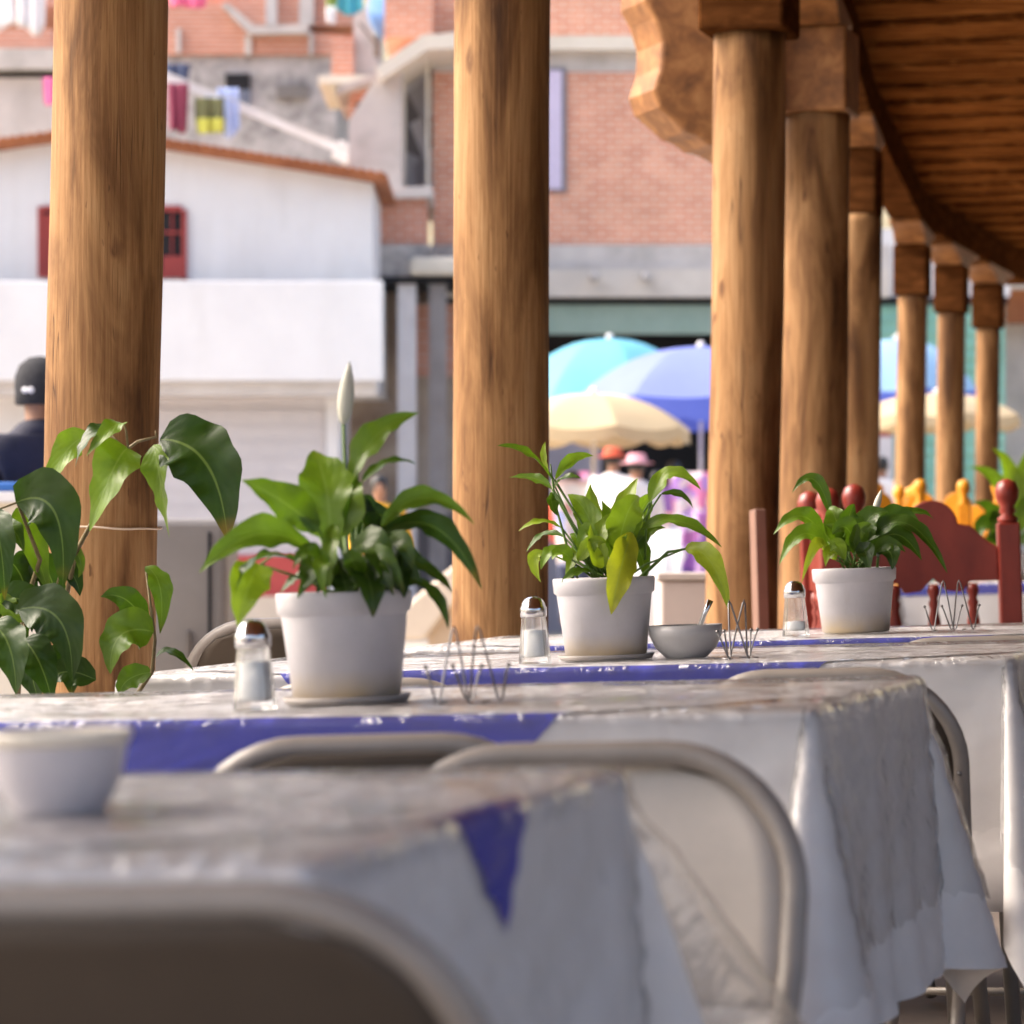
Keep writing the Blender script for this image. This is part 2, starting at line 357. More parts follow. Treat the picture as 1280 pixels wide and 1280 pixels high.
# ------------------------------------------------------------------ ground and portico floor
TH = math.atan(.30); SLOPE = .033
Lx = Vector((math.cos(TH), -math.sin(TH), SLOPE * math.cos(TH))).normalized()
Dy = Vector((math.sin(TH), math.cos(TH), SLOPE * math.sin(TH))).normalized()
Nz = Lx.cross(Dy).normalized()
def frame(x, y, z=None, rot=0):
    """matrix of something standing on the sloping portico floor, turned by rot about the floor's normal"""
    c, s = math.cos(rot), math.sin(rot)
    a, b = Lx * c + Dy * s, Dy * c - Lx * s
    m = Matrix((a, b, Nz)).transposed().to_4x4()
    m.translation = Vector((x, y, SLOPE * x if z is None else z)); return m
b = MB(); n = 40
gp = [(-150 + 300 * i / (n - 1), -60 + 260 * j / (n - 1), -.16 - .004 * mnoise.noise(Vector((i * .7, j * .7, 0)))) for j in range(n) for i in range(n)]
tag(b.grid(gp, n, n).build('street', ASPH), 'pale beige street paving in front of the white house', 'street', kind='structure')

COLS = [(127, 6.28, .229), (624, 7.6, .234), (930, 9.9, .230), (1015, 11.7, .258), (1068, 15.1, .235), (1137, 19.7, .188), (1186, 21.1, .19), (1232, 22.5, .172)]
CP = [Vector((PX(x, Y), Y, 0)) for x, Y, d in COLS]
CP0 = CP[0] - (CP[1] - CP[0]).normalized() * 9.5
line = [CP0] + CP + [CP[-1] + (CP[-1] - CP[-2]).normalized() * 1.45]
Lh = Vector((math.cos(TH), -math.sin(TH), 0)); Dh = Vector((math.sin(TH), math.cos(TH), 0))
def wallp(p): return Vector((2.7 + .30 * p.y, p.y, 0))
b = MB()
top = [(p - Lh * .45) for p in line]; far = [wallp(p) for p in line]
poly = top + list(reversed(far))
b.prism([(p.x, p.y, SLOPE * p.x) for p in poly], (0, 0, -.35))
tag(b.build('portico_floor', FLOORM), 'dark cement floor under the portico', 'floor', kind='structure')

# ------------------------------------------------------------------ portico: roof, beams, unseen sky-blocking wall
roof = thing('portico_roof', 'dark plank roof and beams carried by the log columns', 'roof', (0, 0, 0))
EAVE = .22
b = MB(); y = line[0].y
rows = []
def xl(y):
    for p, q in zip(line, line[1:]):
        if p.y <= y <= q.y: return p.x + (q.x - p.x) * (y - p.y) / (q.y - p.y)
    return line[-1].x
ROOF0 = .8; y = ROOF0; k = 0
def obl(y): return xl(ROOF0) - EAVE + (ROOF0 - y) / (ROOF0 - line[0].y) * (1.4 - xl(ROOF0) + EAVE)
while y < line[-1].y - .3:
    w = .27 + .05 * random.random(); yc = y + w / 2
    x0 = xl(yc) - EAVE if yc > ROOF0 else obl(yc); x1 = 2.7 + .30 * yc
    zz = 3.285 + (.012 if k % 2 else -.012) + random.uniform(-.005, .005)
    a = Vector((x0, yc, zz)); ln = (x1 - x0) / math.cos(TH)
    q = a + Lh * ln
    b.beam(a, q, w - .05, .05); y += w; k += 1
b.build('ceiling', CEIL, roof, bevel=.014)
rl = [Vector((xl(ROOF0), ROOF0, 0))] + line[1:]
b = MB(); b.prism([(p.x - EAVE, p.y, 3.33) for p in rl] + [(wallp(p).x + .6, p.y, 3.33) for p in reversed(rl)], (0, 0, .10))
b.build('roof_deck', TILE, roof)
for i, (p, q) in enumerate(zip(line, line[1:])):
    if i == 0: p = rl[0]
    d = (q - p).normalized() * .05
    b = MB(); dz = .003 * (i % 2)
    b.beam(Vector((p.x, p.y, 3.145 + dz)) - d, Vector((q.x, q.y, 3.145 + dz)) + d, .20, .215)
    b.build('beam', BEAMW, roof, bevel=.012)
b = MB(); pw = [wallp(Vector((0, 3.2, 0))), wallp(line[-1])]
b.beam((pw[0].x + .1, pw[0].y, 3.4), (pw[1].x + .1, pw[1].y, 3.4), .2, 6.9)  # out-of-view wall, made tall and dark to block sky from the right
b.build('sky_block_wall', BLOCKWALL, roof)
# carved knee brace reaching left from the fourth column
Yb = 11.45
pr = [(958, -70), (808, -70), (806, 0), (818, 22), (827, 52), (825, 84), (816, 112), (824, 134), (843, 150), (858, 164), (874, 170), (887, 180), (905, 184), (925, 195), (940, 205), (958, 210)]
b = MB(); b.prism([W(x, y, Yb) for x, y in pr], (-.085, .26, 0))
b.build('knee_brace', TIMBER, roof, bevel=.014)

# ------------------------------------------------------------------ log columns
cl = ['thick log column wrapped with string behind the climbing plant', 'log column behind the plant with the yellowing leaf', 'log column nearest to the carved knee brace, dark block on top',
      'log column standing just behind the red chair seen from its edge', 'fifth log column, mostly covered by the thicker one before it', 'thin far log column, first of the three beyond the gap',
      'thin far log column between two other thin ones', 'farthest log column at the end of the portico']
for i, (x, Y, d) in enumerate(COLS):
    X = PX(x, Y); zf = SLOPE * X
    c = thing('log_column', cl[i], 'column', (X, Y, zf), 0, 'round log columns of the portico')
    b = MB(); sd_ = i * 13.7; zt = 2.6 - zf
    prof = [(d / 2, zt * j / 60) for j in range(61)]
    def wob(an, z, s=sd_): return 1 + .055 * mnoise.noise(Vector((math.cos(an) * 1.3 + s, math.sin(an) * 1.3, z * .9))) + .012 * mnoise.noise(Vector((math.cos(an) * 4 + s, math.sin(an) * 4, z * 3)))
    b.lathe(prof, 40, (0, 0, 0), wob)
    zc = CAMZ - zf
    b.v = [(vx + .0105 * (vz - zc) + .010 * mnoise.noise(Vector((sd_, vz * .7, 0))), vy, vz) for vx, vy, vz in b.v]
    b.build('shaft', LOG, c)
    tx = .0105 * (zt - zc)
    if i >= 2 or True:
        b = MB(); cw = .275 if i < 4 else .212
        b.box((tx, 0, zt + .16), (cw, cw, .318), -TH); b.build('capital', TIMBER if i == 3 else BEAMW, c, bevel=.012)
        b = MB()
        t = (CP[min(i + 1, 7)] - CP[max(i - 1, 0)]).normalized(); s = t.cross(Vector((0, 0, 1)))
        o = Vector((tx, 0, zt + .32)) - s * .1
        pl = []
        for u, zz in ((-.52, .118), (-.52, .085), (-.40, .075), (-.26, .05), (-.16, 0), (.16, 0), (.26, .05), (.40, .075), (.52, .085), (.52, .118)):
            pl.append(o + t * u + Vector((0, 0, zz)))
        b.prism(pl, s * .2); b.build('corbel', TIMBER, c, bevel=.01)
# string round the first column
X, Y = PX(127, 6.28), 6.28
b = MB(); pts = []
for k in range(41):
    an = 2 * math.pi * k / 40
    pts.append((X + .1205 * math.cos(an), Y + .1205 * math.sin(an), PZ(660, Y) + .003 * math.sin(an * 2) + .001 * math.sin(an * 7)))
b.tube(pts, .0022, 6, False)
b.tube([(X - .05, Y - .112, PZ(660, Y)), (X - .055, Y - .118, PZ(690, Y)), (X - .048, Y - .119, PZ(740, Y))], .002, 6)
tag(b.build('string', m_plain('string', (.62, .5, .38), .8)), 'thin pale string tied round the thick left column', 'string')

# ------------------------------------------------------------------ tables, cloths and covers
A, B_, HT = .75, .375, .75
def sn(s, seed, fr):
    rs = np.random.RandomState(seed); o = 0
    for f in fr: o = o + np.sin(s * f * (1 + .3 * rs.rand()) + rs.rand() * 6.28) * (.6 + .6 * rs.rand())
    return o / len(fr)
def drape(U, V, p):
    """rest position (U, V) on a cloth laid over the table -> hanging position"""
    cu = np.clip(U, -A, A); cv = np.clip(V, -B_, B_); eu = U - cu; ev = V - cv
    e = np.hypot(eu, ev) + 1e-9; du, dv = eu / e, ev / e
    onx = (np.abs(eu) > 1e-6); ony = (np.abs(ev) > 1e-6)
    phi = np.arctan2(np.abs(ev), np.abs(eu)); corner = np.where(onx & ony, np.sin(2 * phi) ** p.get('sharp', 1.6), 0)
    seed = p.get('seed', 1)
    sx = np.sign(eu); sy = np.sign(ev)
    s = np.where(ony & ~onx, cu + sy * 5, np.where(onx & ~ony, cv + sx * 9, cu * 1.0 + cv * 2.0 + sy * 5 + sx * 9 + .10 * phi))
    # distance along the edge to the nearest corner
    dc = np.where(ony & ~onx, A - np.abs(cu), np.where(onx & ~ony, B_ - np.abs(cv), 0))
    ang = np.arctan2(dc, e)
    fan = np.where(corner > 0, 0, np.cos(ang * 5.0 + seed) * np.exp(-dc / .22)) * .06 * np.minimum(1, dc / .06)
    rip = sn(s, seed, (7, 13, 23, 31)) * np.minimum(1, dc / .10)
    k = p.get('flare', .07) + p.get('rip', .085) * rip + fan + p.get('corner', .5) * corner
    k = np.clip(k, .012, .86)
    if 'right' in p: k = np.where(eu > 1e-6, np.clip(k + p['right'] * corner * (ev > 0), 0, .93), k)
    r = .011; la = r * math.pi / 2; th = np.minimum(e / r, math.pi / 2)
    l2 = np.maximum(0, e - la)
    out = r * np.sin(th) + l2 * k * np.minimum(1, .35 + l2 / .12)
    dn = r * (1 - np.cos(th)) + l2 * np.sqrt(1 - k * k)
    tw = p.get('twist', .6) * corner * sx * sy
    ca, sa = np.cos(tw), np.sin(tw)
    ddu, ddv = du * ca - dv * sa, du * sa + dv * ca
    w = 0
    rs = np.random.RandomState(seed + 50)
    for q in range(9):
        a = rs.rand() * 6.28; f = 6.28 / (.05 + .14 * rs.rand())
        w = w + np.sin((U * math.cos(a) + V * math.sin(a)) * f + rs.rand() * 6.28 + 1.3 * np.sin(U * 7 + V * 5 + q)) * f ** -1
    w = w * p.get('wr', .06) * .22
    Z = HT + .004 - dn + w * np.where(e < .004, np.minimum(1, np.minimum(A - np.abs(U), B_ - np.abs(V)).clip(0) / .03), 0)
    small = sn(s * 3 + e * 9, seed + 9, (9, 17, 29)) * .0035 * np.minimum(1, l2 / .05)
    out = out + small
    return np.stack([cu + ddu * out, cv + ddv * out, Z], -1)
def sheet(name, mat, UV, nu, nv, p, off, parent=None):
    U, V = UV; h = .002
    P = drape(U, V, p); Pu = drape(U + h, V, p) - drape(U - h, V, p); Pv = drape(U, V + h, p) - drape(U, V - h, p)
    N = np.cross(Pu, Pv); N /= (np.linalg.norm(N, axis=-1, keepdims=True) + 1e-12)
    P = P + N * off
    m = MB(); m.grid([tuple(q) for q in P.reshape(-1, 3)], nu, nv, [(a_, b_, 0.0) for a_, b_ in zip(U.ravel(), V.ravel())])
    return m.build(name, mat, parent, recalc=False)
def rect_uv(hx0, hx1, hy0, hy1, st, rag=0, seed=3):
    us = np.linspace(-A - hx0, A + hx1, int((2 * A + hx0 + hx1) / st)); vs = np.linspace(-B_ - hy0, B_ + hy1, int((2 * B_ + hy0 + hy1) / st))
    # keep a few samples tight around the table edges
    us = np.sort(np.concatenate([us, [s * (A + q) for s in (-1, 1) for q in (0, .003, .006, .009, .013, .018)]]))
    vs = np.sort(np.concatenate([vs, [s * (B_ + q) for s in (-1, 1) for q in (0, .003, .006, .009, .013, .018)]]))
    V, U = np.meshgrid(vs, us, indexing='ij')
    if rag:
        ov = np.maximum(0, np.abs(V) - B_); ou = np.maximum(0, np.abs(U) - A)
        V = V + np.sign(V) * ov * rag * sn(U * 10, seed, (3, 9, 21)); U = U + np.sign(U) * ou * rag * sn(V * 10, seed + 1, (3, 9, 21))
    return (U, V), len(us), len(vs)
def diam_uv(R0, st, cx=0, cy=0):
    n = int(R0 * 1.4142 / st); a = np.linspace(-R0 / 1.41421, R0 / 1.41421, n)
    Q, Pp = np.meshgrid(a, a, indexing='ij'); c = .70710678
    return ((Pp - Q) * c + cx, (Pp + Q) * c + cy), n, n
# near right corner of each table top (x, y), floor level
NR = [(-.107, 1.90), (.357, 3.52), (.80, 4.885), (-.2 + 1.5 * Lx.x, 6.42 + 1.5 * Lx.y), (1.76 + 1.5 * Lx.x, 13.9 + 1.5 * Lx.y)]
tl = ['near table with the cream bowl', 'second table holding the tall white bud', 'third table holding the yellow hanging leaf',
      'fourth table before the red carved chair', 'far table behind the red chair spindles']
CPAR = [dict(seed=4, corner=.34, twist=.35, flare=.05, rip=.07), dict(seed=11, corner=.46, twist=.75, flare=.05, rip=.07),
        dict(seed=6, corner=.46, twist=.6, flare=.06), dict(seed=21, corner=.45, twist=.5), dict(seed=31, corner=.4, twist=.4)]
VPAR = [dict(seed=4, corner=.34, twist=.35, flare=.05, rip=.07, right=.30), dict(seed=11, corner=.46, twist=.75, flare=.05, rip=.07), dict(seed=6, corner=.46, twist=.6, flare=.06), dict(seed=21, corner=.45, twist=.5), dict(seed=31, corner=.4, twist=.4)]
TM = []
for i, (nx, ny) in enumerate(NR):
    c = Vector((nx, ny, 0)) - Vector((Lx.x, Lx.y, 0)) * A + Vector((Dy.x, Dy.y, 0)) * B_
    M = frame(c.x, c.y); TM.append(M)
    t = thing('folding_table', 'long folding table under cloths, ' + tl[i], 'table', M=M, group='restaurant tables under the portico')
    b = MB(); b.box((0, 0, HT - .014), (2 * A - .004, 2 * B_ - .004, .027)); b.build('tabletop', TAUPE, t, bevel=.006)
    for sx in (-1, 1):
        for sy in (-1, 1):
            b = MB(); b.tube([(sx * (A - .12), sy * (B_ - .07), HT - .03), (sx * (A - .10), sy * (B_ - .05), 0)], .014, 10); b.build('leg', TAUPE, t)
    st = .014 if i < 3 else .03
    uv, nu, nv = rect_uv(.40, .40, .40, .40, st)
    o = sheet('tablecloth', CLOTH, uv, nu, nv, CPAR[i], 0); o.matrix_world = M
    tag(o, 'white cloth hanging over the ' + tl[i].replace(', holding', ' holding').replace(', in front', ' in front'), 'tablecloth', 'white tablecloths')
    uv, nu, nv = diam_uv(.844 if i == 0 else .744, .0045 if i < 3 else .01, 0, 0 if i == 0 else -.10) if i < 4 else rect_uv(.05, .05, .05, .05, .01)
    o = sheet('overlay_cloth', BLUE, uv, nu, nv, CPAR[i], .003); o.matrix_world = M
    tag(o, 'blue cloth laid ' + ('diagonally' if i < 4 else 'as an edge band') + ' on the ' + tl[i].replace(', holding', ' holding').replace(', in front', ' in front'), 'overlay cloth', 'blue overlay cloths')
    uv, nu, nv = rect_uv(.30, .36 if i == 0 else .30, .27, .30 if i == 0 else .27, st, .05, 5 + i)
    o = sheet('table_cover', VINYL, uv, nu, nv, VPAR[i], .0065); o.matrix_world = M
    tag(o, 'clear plastic sheet over the ' + tl[i].replace(', holding', ' holding').replace(', in front', ' in front'), 'table cover', 'clear plastic table covers')
def tz(X): return HT + .0095 + SLOPE * X
def on_table(x, Y):
    X = PX(x, Y); return Vector((X, Y, tz(X)))

# ------------------------------------------------------------------ folding chairs
def arc(c, r, a0, a1, n):
    return [(c[0] + r * math.cos(a0 + (a1 - a0) * i / n), c[1] + r * math.sin(a0 + (a1 - a0) * i / n)) for i in range(n + 1)]
def backy(z): return -.13 - .10 * max(0, (z - .43) / .33)
def make_chair(label, M):
    t = thing('folding_chair', label, 'folding chair', M=M, group='taupe folding chairs at the tables')
    Wd, T, r = .205, .748, .13
    path = [(-Wd + .03, .22, .012), (-Wd + .02, .02, .33), (-Wd + .012, -.10, .44), (-Wd + .003, backy(.55), .55)]
    path += [(x, backy(z), z) for x, z in arc((-Wd + r, T - r), r, math.pi, math.pi / 2, 10)]
    path += [(x, backy(z), z) for x, z in arc((Wd - r, T - r), r, math.pi / 2, 0, 10)]
    path += [(Wd - .003, backy(.55), .55), (Wd - .012, -.10, .44), (Wd - .02, .02, .33), (Wd - .03, .22, .012)]
    b = MB(); b.tube(path, .0125, 14); b.build('frame', TAUPE, t)
    def shell(off, inset):
        n = 26; vs = []; fs = []; w = Wd - inset
        outl = [(-w, .515)] + arc((-w + r - .01, T - inset - (r - .01)), r - .01, math.pi, math.pi / 2, 10) + arc((w - r + .01, T - inset - (r - .01)), r - .01, math.pi / 2, 0, 10) + [(w, .515)]
        rows = 14; pts = []
        zt = T - inset
        for j in range(rows + 1):
            z = .515 + (zt - .515) * j / rows
            hw = w if z < zt - r + .01 else (w - (r - .01)) + math.sqrt(max(0, (r - .01) ** 2 - (z - (zt - r + .01)) ** 2))
            for i in range(17):
                u = -1 + 2 * i / 16; x = hw * u
                pts.append((x, backy(z) - .022 * (1 - (x / w) ** 2) + off, z))
        return pts, 17, rows + 1
    b = MB(); b.grid(*shell(-.0035, .008)); b.build('backrest_shaded_rear', PANEL_SHADE, t, solid=.003)  # shade on the reclined back is put into this darker rear colour
    b = MB(); b.grid(*shell(.002, .012)); b.build('backrest_front', PANEL_F, t, solid=.003)
    for sx in (-1, 1):
        b = MB(); b.ball((sx * (Wd - .002), backy(.60) - .012, .60), .004); b.build('rivet', WIRE, t)
    b = MB(); pts = []
    for j in range(11):
        for i in range(11):
            u, v = -1 + .2 * i, -1 + .2 * j
            rr = 1 - .08 * (u * u * v * v)
            pts.append((.185 * u * rr, .03 + .19 * v * rr, .435 + .01 * v - .008 * (1 - u * u) * (1 - v * v)))
    b.grid(pts, 11, 11); b.build('seat', PANEL_F, t, solid=.018)
    b = MB(); b.tube([(-.165, .10, .425), (-.17, -.05, .25), (-.175, -.26, .012)], .011, 10); b.build('rear_leg', TAUPE, t)
    b = MB(); b.tube([(.165, .10, .425), (.17, -.05, .25), (.175, -.26, .012)], .011, 10); b.build('rear_leg', TAUPE, t)
    b = MB(); b.tube([(-.174, -.2, .08), (.174, -.2, .08)], .008, 8); b.build('stretcher', TAUPE, t)
    return t
def cm(x, Yb, face):
    """floor frame of a chair whose back rest top is at pixel column x, distance Yb; face 0 = away from the lens"""
    X = PX(x, Yb); ro = 0 if face == 0 else math.pi
    rot = ro if not isinstance(face, float) else face
    m = frame(X, Yb, 0, rot); b = Vector((m[0][1], m[1][1], 0))
    p = Vector((X, Yb, 0)) + b * .23
    return frame(p.x, p.y, None, rot)
ch = make_chair('blurred folding chair closest to the lens, dark brown back turned this way', cm(206, 1.77, .17))
for lab, x, Yb, f in (('folding chair whose dark back shows just left of the beige backrest chair', 490, 3.22, .15),
                      ('folding chair facing the lens, beige backrest behind the clear plastic', 764, 2.98, math.pi + .05),
                      ('folding chair with its shaded back between second and third table on the right', 1040, 4.60, 0),
                      ('folding chair hidden behind the largest flower pot, only its top rim showing', 470, 4.78, .1),
                      ('folding chair before the fourth table, top rim under the napkin holder', 1232, 5.92, 0),
                      ('folding chair at the far left, behind the nearest salt shaker', 383, 6.15, .12)):
    dup(ch, lab, M=cm(x, Yb, f) @ Matrix.Scale(1.10 if x == 383 else 1, 4))

# ------------------------------------------------------------------ plants on the tables
def leaf(mb, base, mid, tip, width, nrm, tone, fold=.25, wave=.05, kind='lily', seed=0, nl=18):
    p0, pm, p2 = Vector(base), Vector(mid), Vector(tip); pc = pm * 2 - (p0 + p2) * .5
    rnd = random.Random(seed); ph = rnd.random() * 6.28; N = Vector(nrm).normalized()
    P = []; at = []; us = (-1, -.66, -.33, 0, .33, .66, 1)
    for i in range(nl + 1):
        t = i / nl
        c = p0 * (1 - t) ** 2 + pc * 2 * t * (1 - t) + p2 * t * t
        tg = (pc - p0) * (1 - t) + (p2 - pc) * t
        if tg.length < 1e-6: tg = p2 - p0
        tg.normalize()
        sd = tg.cross(N); sd = sd.normalized() if sd.length > 1e-3 else tg.orthogonal().normalized()
        nn = sd.cross(tg)
        if kind == 'lily': w = (max(0, math.sin(math.pi * t ** .82)) ** .85) * (1 - .22 * t)
        elif kind == 'broad': w = (max(0, math.sin(math.pi * t ** .66)) ** .80) * (1 - .12 * t)
        else: w = max(0, math.sin(math.pi * t ** .9)) ** .9
        w = max(w, .02) * width / 2
        tw = .35 * math.sin(t * 3.4 + ph)
        for u in us:
            lift = fold * abs(u) ** 1.2 * w + wave * w * (math.sin(t * 15 + ph + u * 1.7) + .6 * math.sin(t * 31 + ph * 2 + u)) * abs(u) ** 1.6
            P.append(c + sd * (u * w) * (1 - .12 * fold) * (1 + .06 * math.sin(t * 23 + ph + 2 * u)) + nn * (lift + tw * u * w)); at.append((u, t, tone))
    mb.grid(P, 7, nl + 1, at)
CAMF = (0, -1, .25)
def potted(name, label, x, Y, rim_w, hgt, saucer=True):
    p = on_table(x, Y); M = frame(p.x, p.y, p.z, random.random()); t = thing(name, label, 'potted plant', M=M, group='white pots of peace lily on the tables')
    r1 = rim_w / 2; r0 = r1 * .795; z0 = .007 if saucer else .001
    b = MB(); rb = hgt * .79
    b.lathe([(r0 * .9, z0), (r0, z0 + .003), (r1 * .925, z0 + rb - .003), (r1 * .935, z0 + rb), (r1 * .985, z0 + rb + .003), (r1, z0 + hgt - .006), (r1 * 1.0, z0 + hgt - .002), (r1 * .98, z0 + hgt), (r1 * .93, z0 + hgt - .002), (r1 * .9, z0 + hgt - .03), (r1 * .86, z0 + hgt * .5)], 48)
    b.build('pot', POT, t)
    b = MB(); b.lathe([(1e-5, z0 + hgt - .018), (r1 * .5, z0 + hgt - .016), (r1 * .915, z0 + hgt - .02)], 24); b.build('soil', SOIL, t)
    if saucer:
        b = MB(); b.lathe([(r0 * .85, .0005), (r0 * 1.12, .001), (r0 * 1.2, .010), (r0 * 1.16, .010), (r0 * 1.08, .004), (1e-5, .004)], 40); b.build('saucer', SAUCER, t)
    return t, M.inverted(), p, z0 + hgt
def foliage(t, Mi, Y, leaves, stems, core):
    """leaves: (bx,by, mx,my, tx,ty, width px, depth step of base / mid / tip, tone, normal, kind)"""
    px = F / Y; mb = MB(); sb = MB(); L = lambda x, y, d: Mi @ W(x, y, Y + d)
    Rm = Mi.to_3x3()
    for i, lf in enumerate(leaves):
        bx, by, mx, my, tx, ty, w, (d0, d1, d2), tone, nrm, kd = lf
        w0 = L(bx, by, d0)
        leaf(mb, w0, L(mx, my, d1), L(tx, ty, d2), w / px, Rm @ Vector(nrm), tone, .30, .16, kd, i * 7 + 1)
        c = L(core[0] + random.uniform(-14, 14), core[1] + 12, random.uniform(-.02, .02))
        m = (c + w0) * .5 + Vector((0, 0, .01))
        sb.tube([c, m, w0], [.0024, .002, .0016], 6)
    for s in stems:
        sb.tube([L(*q) for q in s[0]], s[1], 7)
    mb.build('foliage', LEAF, t, recalc=False); sb.build('stem', STEM, t)
def spathe(t, Mi, Y, base, tip, w, d):
    b = MB(); p, q = Mi @ W(*base, Y + d), Mi @ W(*tip, Y + d); ax = (q - p); n = 14
    pts = [p + ax * (i / n) for i in range(n + 1)]; px = F / Y
    rs = [max(.0006, w / px / 2 * (math.sin(math.pi * min(1, (i / n) ** .75 * .97 + .02)) ** .8)) for i in range(n + 1)]
    b.tube(pts, rs, 12); return b.build('flower_bud', SPATHE, t)

C, U_, RT, LT = CAMF, (0, -.35, 1), (.5, -.8, .3), (-.5, -.8, .4)
t, Mi, p, top = potted('potted_plant', 'large potted peace lily with a tall white bud, nearest salt shaker before it', 434, 4.0, .175, .136)
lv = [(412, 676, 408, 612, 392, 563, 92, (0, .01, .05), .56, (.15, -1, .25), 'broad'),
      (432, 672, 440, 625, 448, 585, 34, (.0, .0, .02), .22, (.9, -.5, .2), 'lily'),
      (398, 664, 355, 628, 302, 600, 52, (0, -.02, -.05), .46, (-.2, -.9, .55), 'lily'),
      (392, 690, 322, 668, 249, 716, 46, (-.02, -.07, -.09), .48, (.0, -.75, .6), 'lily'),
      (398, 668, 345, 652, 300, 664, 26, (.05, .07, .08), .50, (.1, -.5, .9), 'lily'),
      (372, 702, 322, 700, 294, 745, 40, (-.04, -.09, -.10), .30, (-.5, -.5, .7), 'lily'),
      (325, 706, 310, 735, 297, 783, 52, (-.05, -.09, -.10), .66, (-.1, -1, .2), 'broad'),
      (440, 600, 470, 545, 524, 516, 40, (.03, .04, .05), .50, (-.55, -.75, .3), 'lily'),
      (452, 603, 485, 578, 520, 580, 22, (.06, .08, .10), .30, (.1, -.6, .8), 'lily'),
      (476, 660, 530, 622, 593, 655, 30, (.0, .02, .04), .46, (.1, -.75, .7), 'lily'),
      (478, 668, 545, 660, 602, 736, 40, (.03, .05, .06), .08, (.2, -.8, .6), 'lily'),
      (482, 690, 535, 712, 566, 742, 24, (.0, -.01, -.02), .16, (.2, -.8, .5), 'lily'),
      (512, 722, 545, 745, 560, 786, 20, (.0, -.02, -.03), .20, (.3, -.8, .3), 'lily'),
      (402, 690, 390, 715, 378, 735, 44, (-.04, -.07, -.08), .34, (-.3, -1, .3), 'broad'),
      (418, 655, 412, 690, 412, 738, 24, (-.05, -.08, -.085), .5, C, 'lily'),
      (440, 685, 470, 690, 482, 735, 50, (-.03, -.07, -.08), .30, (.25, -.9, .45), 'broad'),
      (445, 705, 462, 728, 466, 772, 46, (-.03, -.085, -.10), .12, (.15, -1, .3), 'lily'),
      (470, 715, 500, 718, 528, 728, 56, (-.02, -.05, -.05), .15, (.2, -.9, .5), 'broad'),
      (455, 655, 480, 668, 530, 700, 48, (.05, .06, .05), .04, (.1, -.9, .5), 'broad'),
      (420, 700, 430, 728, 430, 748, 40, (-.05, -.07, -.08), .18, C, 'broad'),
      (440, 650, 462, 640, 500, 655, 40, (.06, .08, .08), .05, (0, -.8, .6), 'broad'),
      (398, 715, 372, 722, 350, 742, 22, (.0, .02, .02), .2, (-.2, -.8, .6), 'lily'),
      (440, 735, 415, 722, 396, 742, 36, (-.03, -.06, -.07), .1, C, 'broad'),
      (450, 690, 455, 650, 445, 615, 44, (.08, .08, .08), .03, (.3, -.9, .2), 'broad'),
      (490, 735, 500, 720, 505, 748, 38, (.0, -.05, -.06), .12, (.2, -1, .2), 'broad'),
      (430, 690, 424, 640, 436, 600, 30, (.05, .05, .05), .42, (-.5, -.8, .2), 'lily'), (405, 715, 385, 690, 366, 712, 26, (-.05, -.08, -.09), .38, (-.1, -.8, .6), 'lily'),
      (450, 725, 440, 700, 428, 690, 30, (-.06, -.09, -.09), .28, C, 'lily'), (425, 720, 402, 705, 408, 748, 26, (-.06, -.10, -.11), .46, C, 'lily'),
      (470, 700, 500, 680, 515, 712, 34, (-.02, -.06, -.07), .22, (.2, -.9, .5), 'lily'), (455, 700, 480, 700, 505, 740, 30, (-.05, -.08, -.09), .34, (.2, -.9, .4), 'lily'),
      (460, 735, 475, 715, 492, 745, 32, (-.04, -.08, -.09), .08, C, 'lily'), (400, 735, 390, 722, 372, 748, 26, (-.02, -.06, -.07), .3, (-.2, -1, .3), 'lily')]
foliage(t, Mi, 4.0, lv, [([(434, 760, 0), (432, 680, .03), (432, 600, .05), (429, 522, .05)], [.0035, .003, .0026, .0024]),
                         ([(372, 702, -.04), (345, 690, -.07), (326, 706, -.05)], .0018)], (432, 752))
spathe(t, Mi, 4.0, (429, 532), (437, 452), 21, .05)

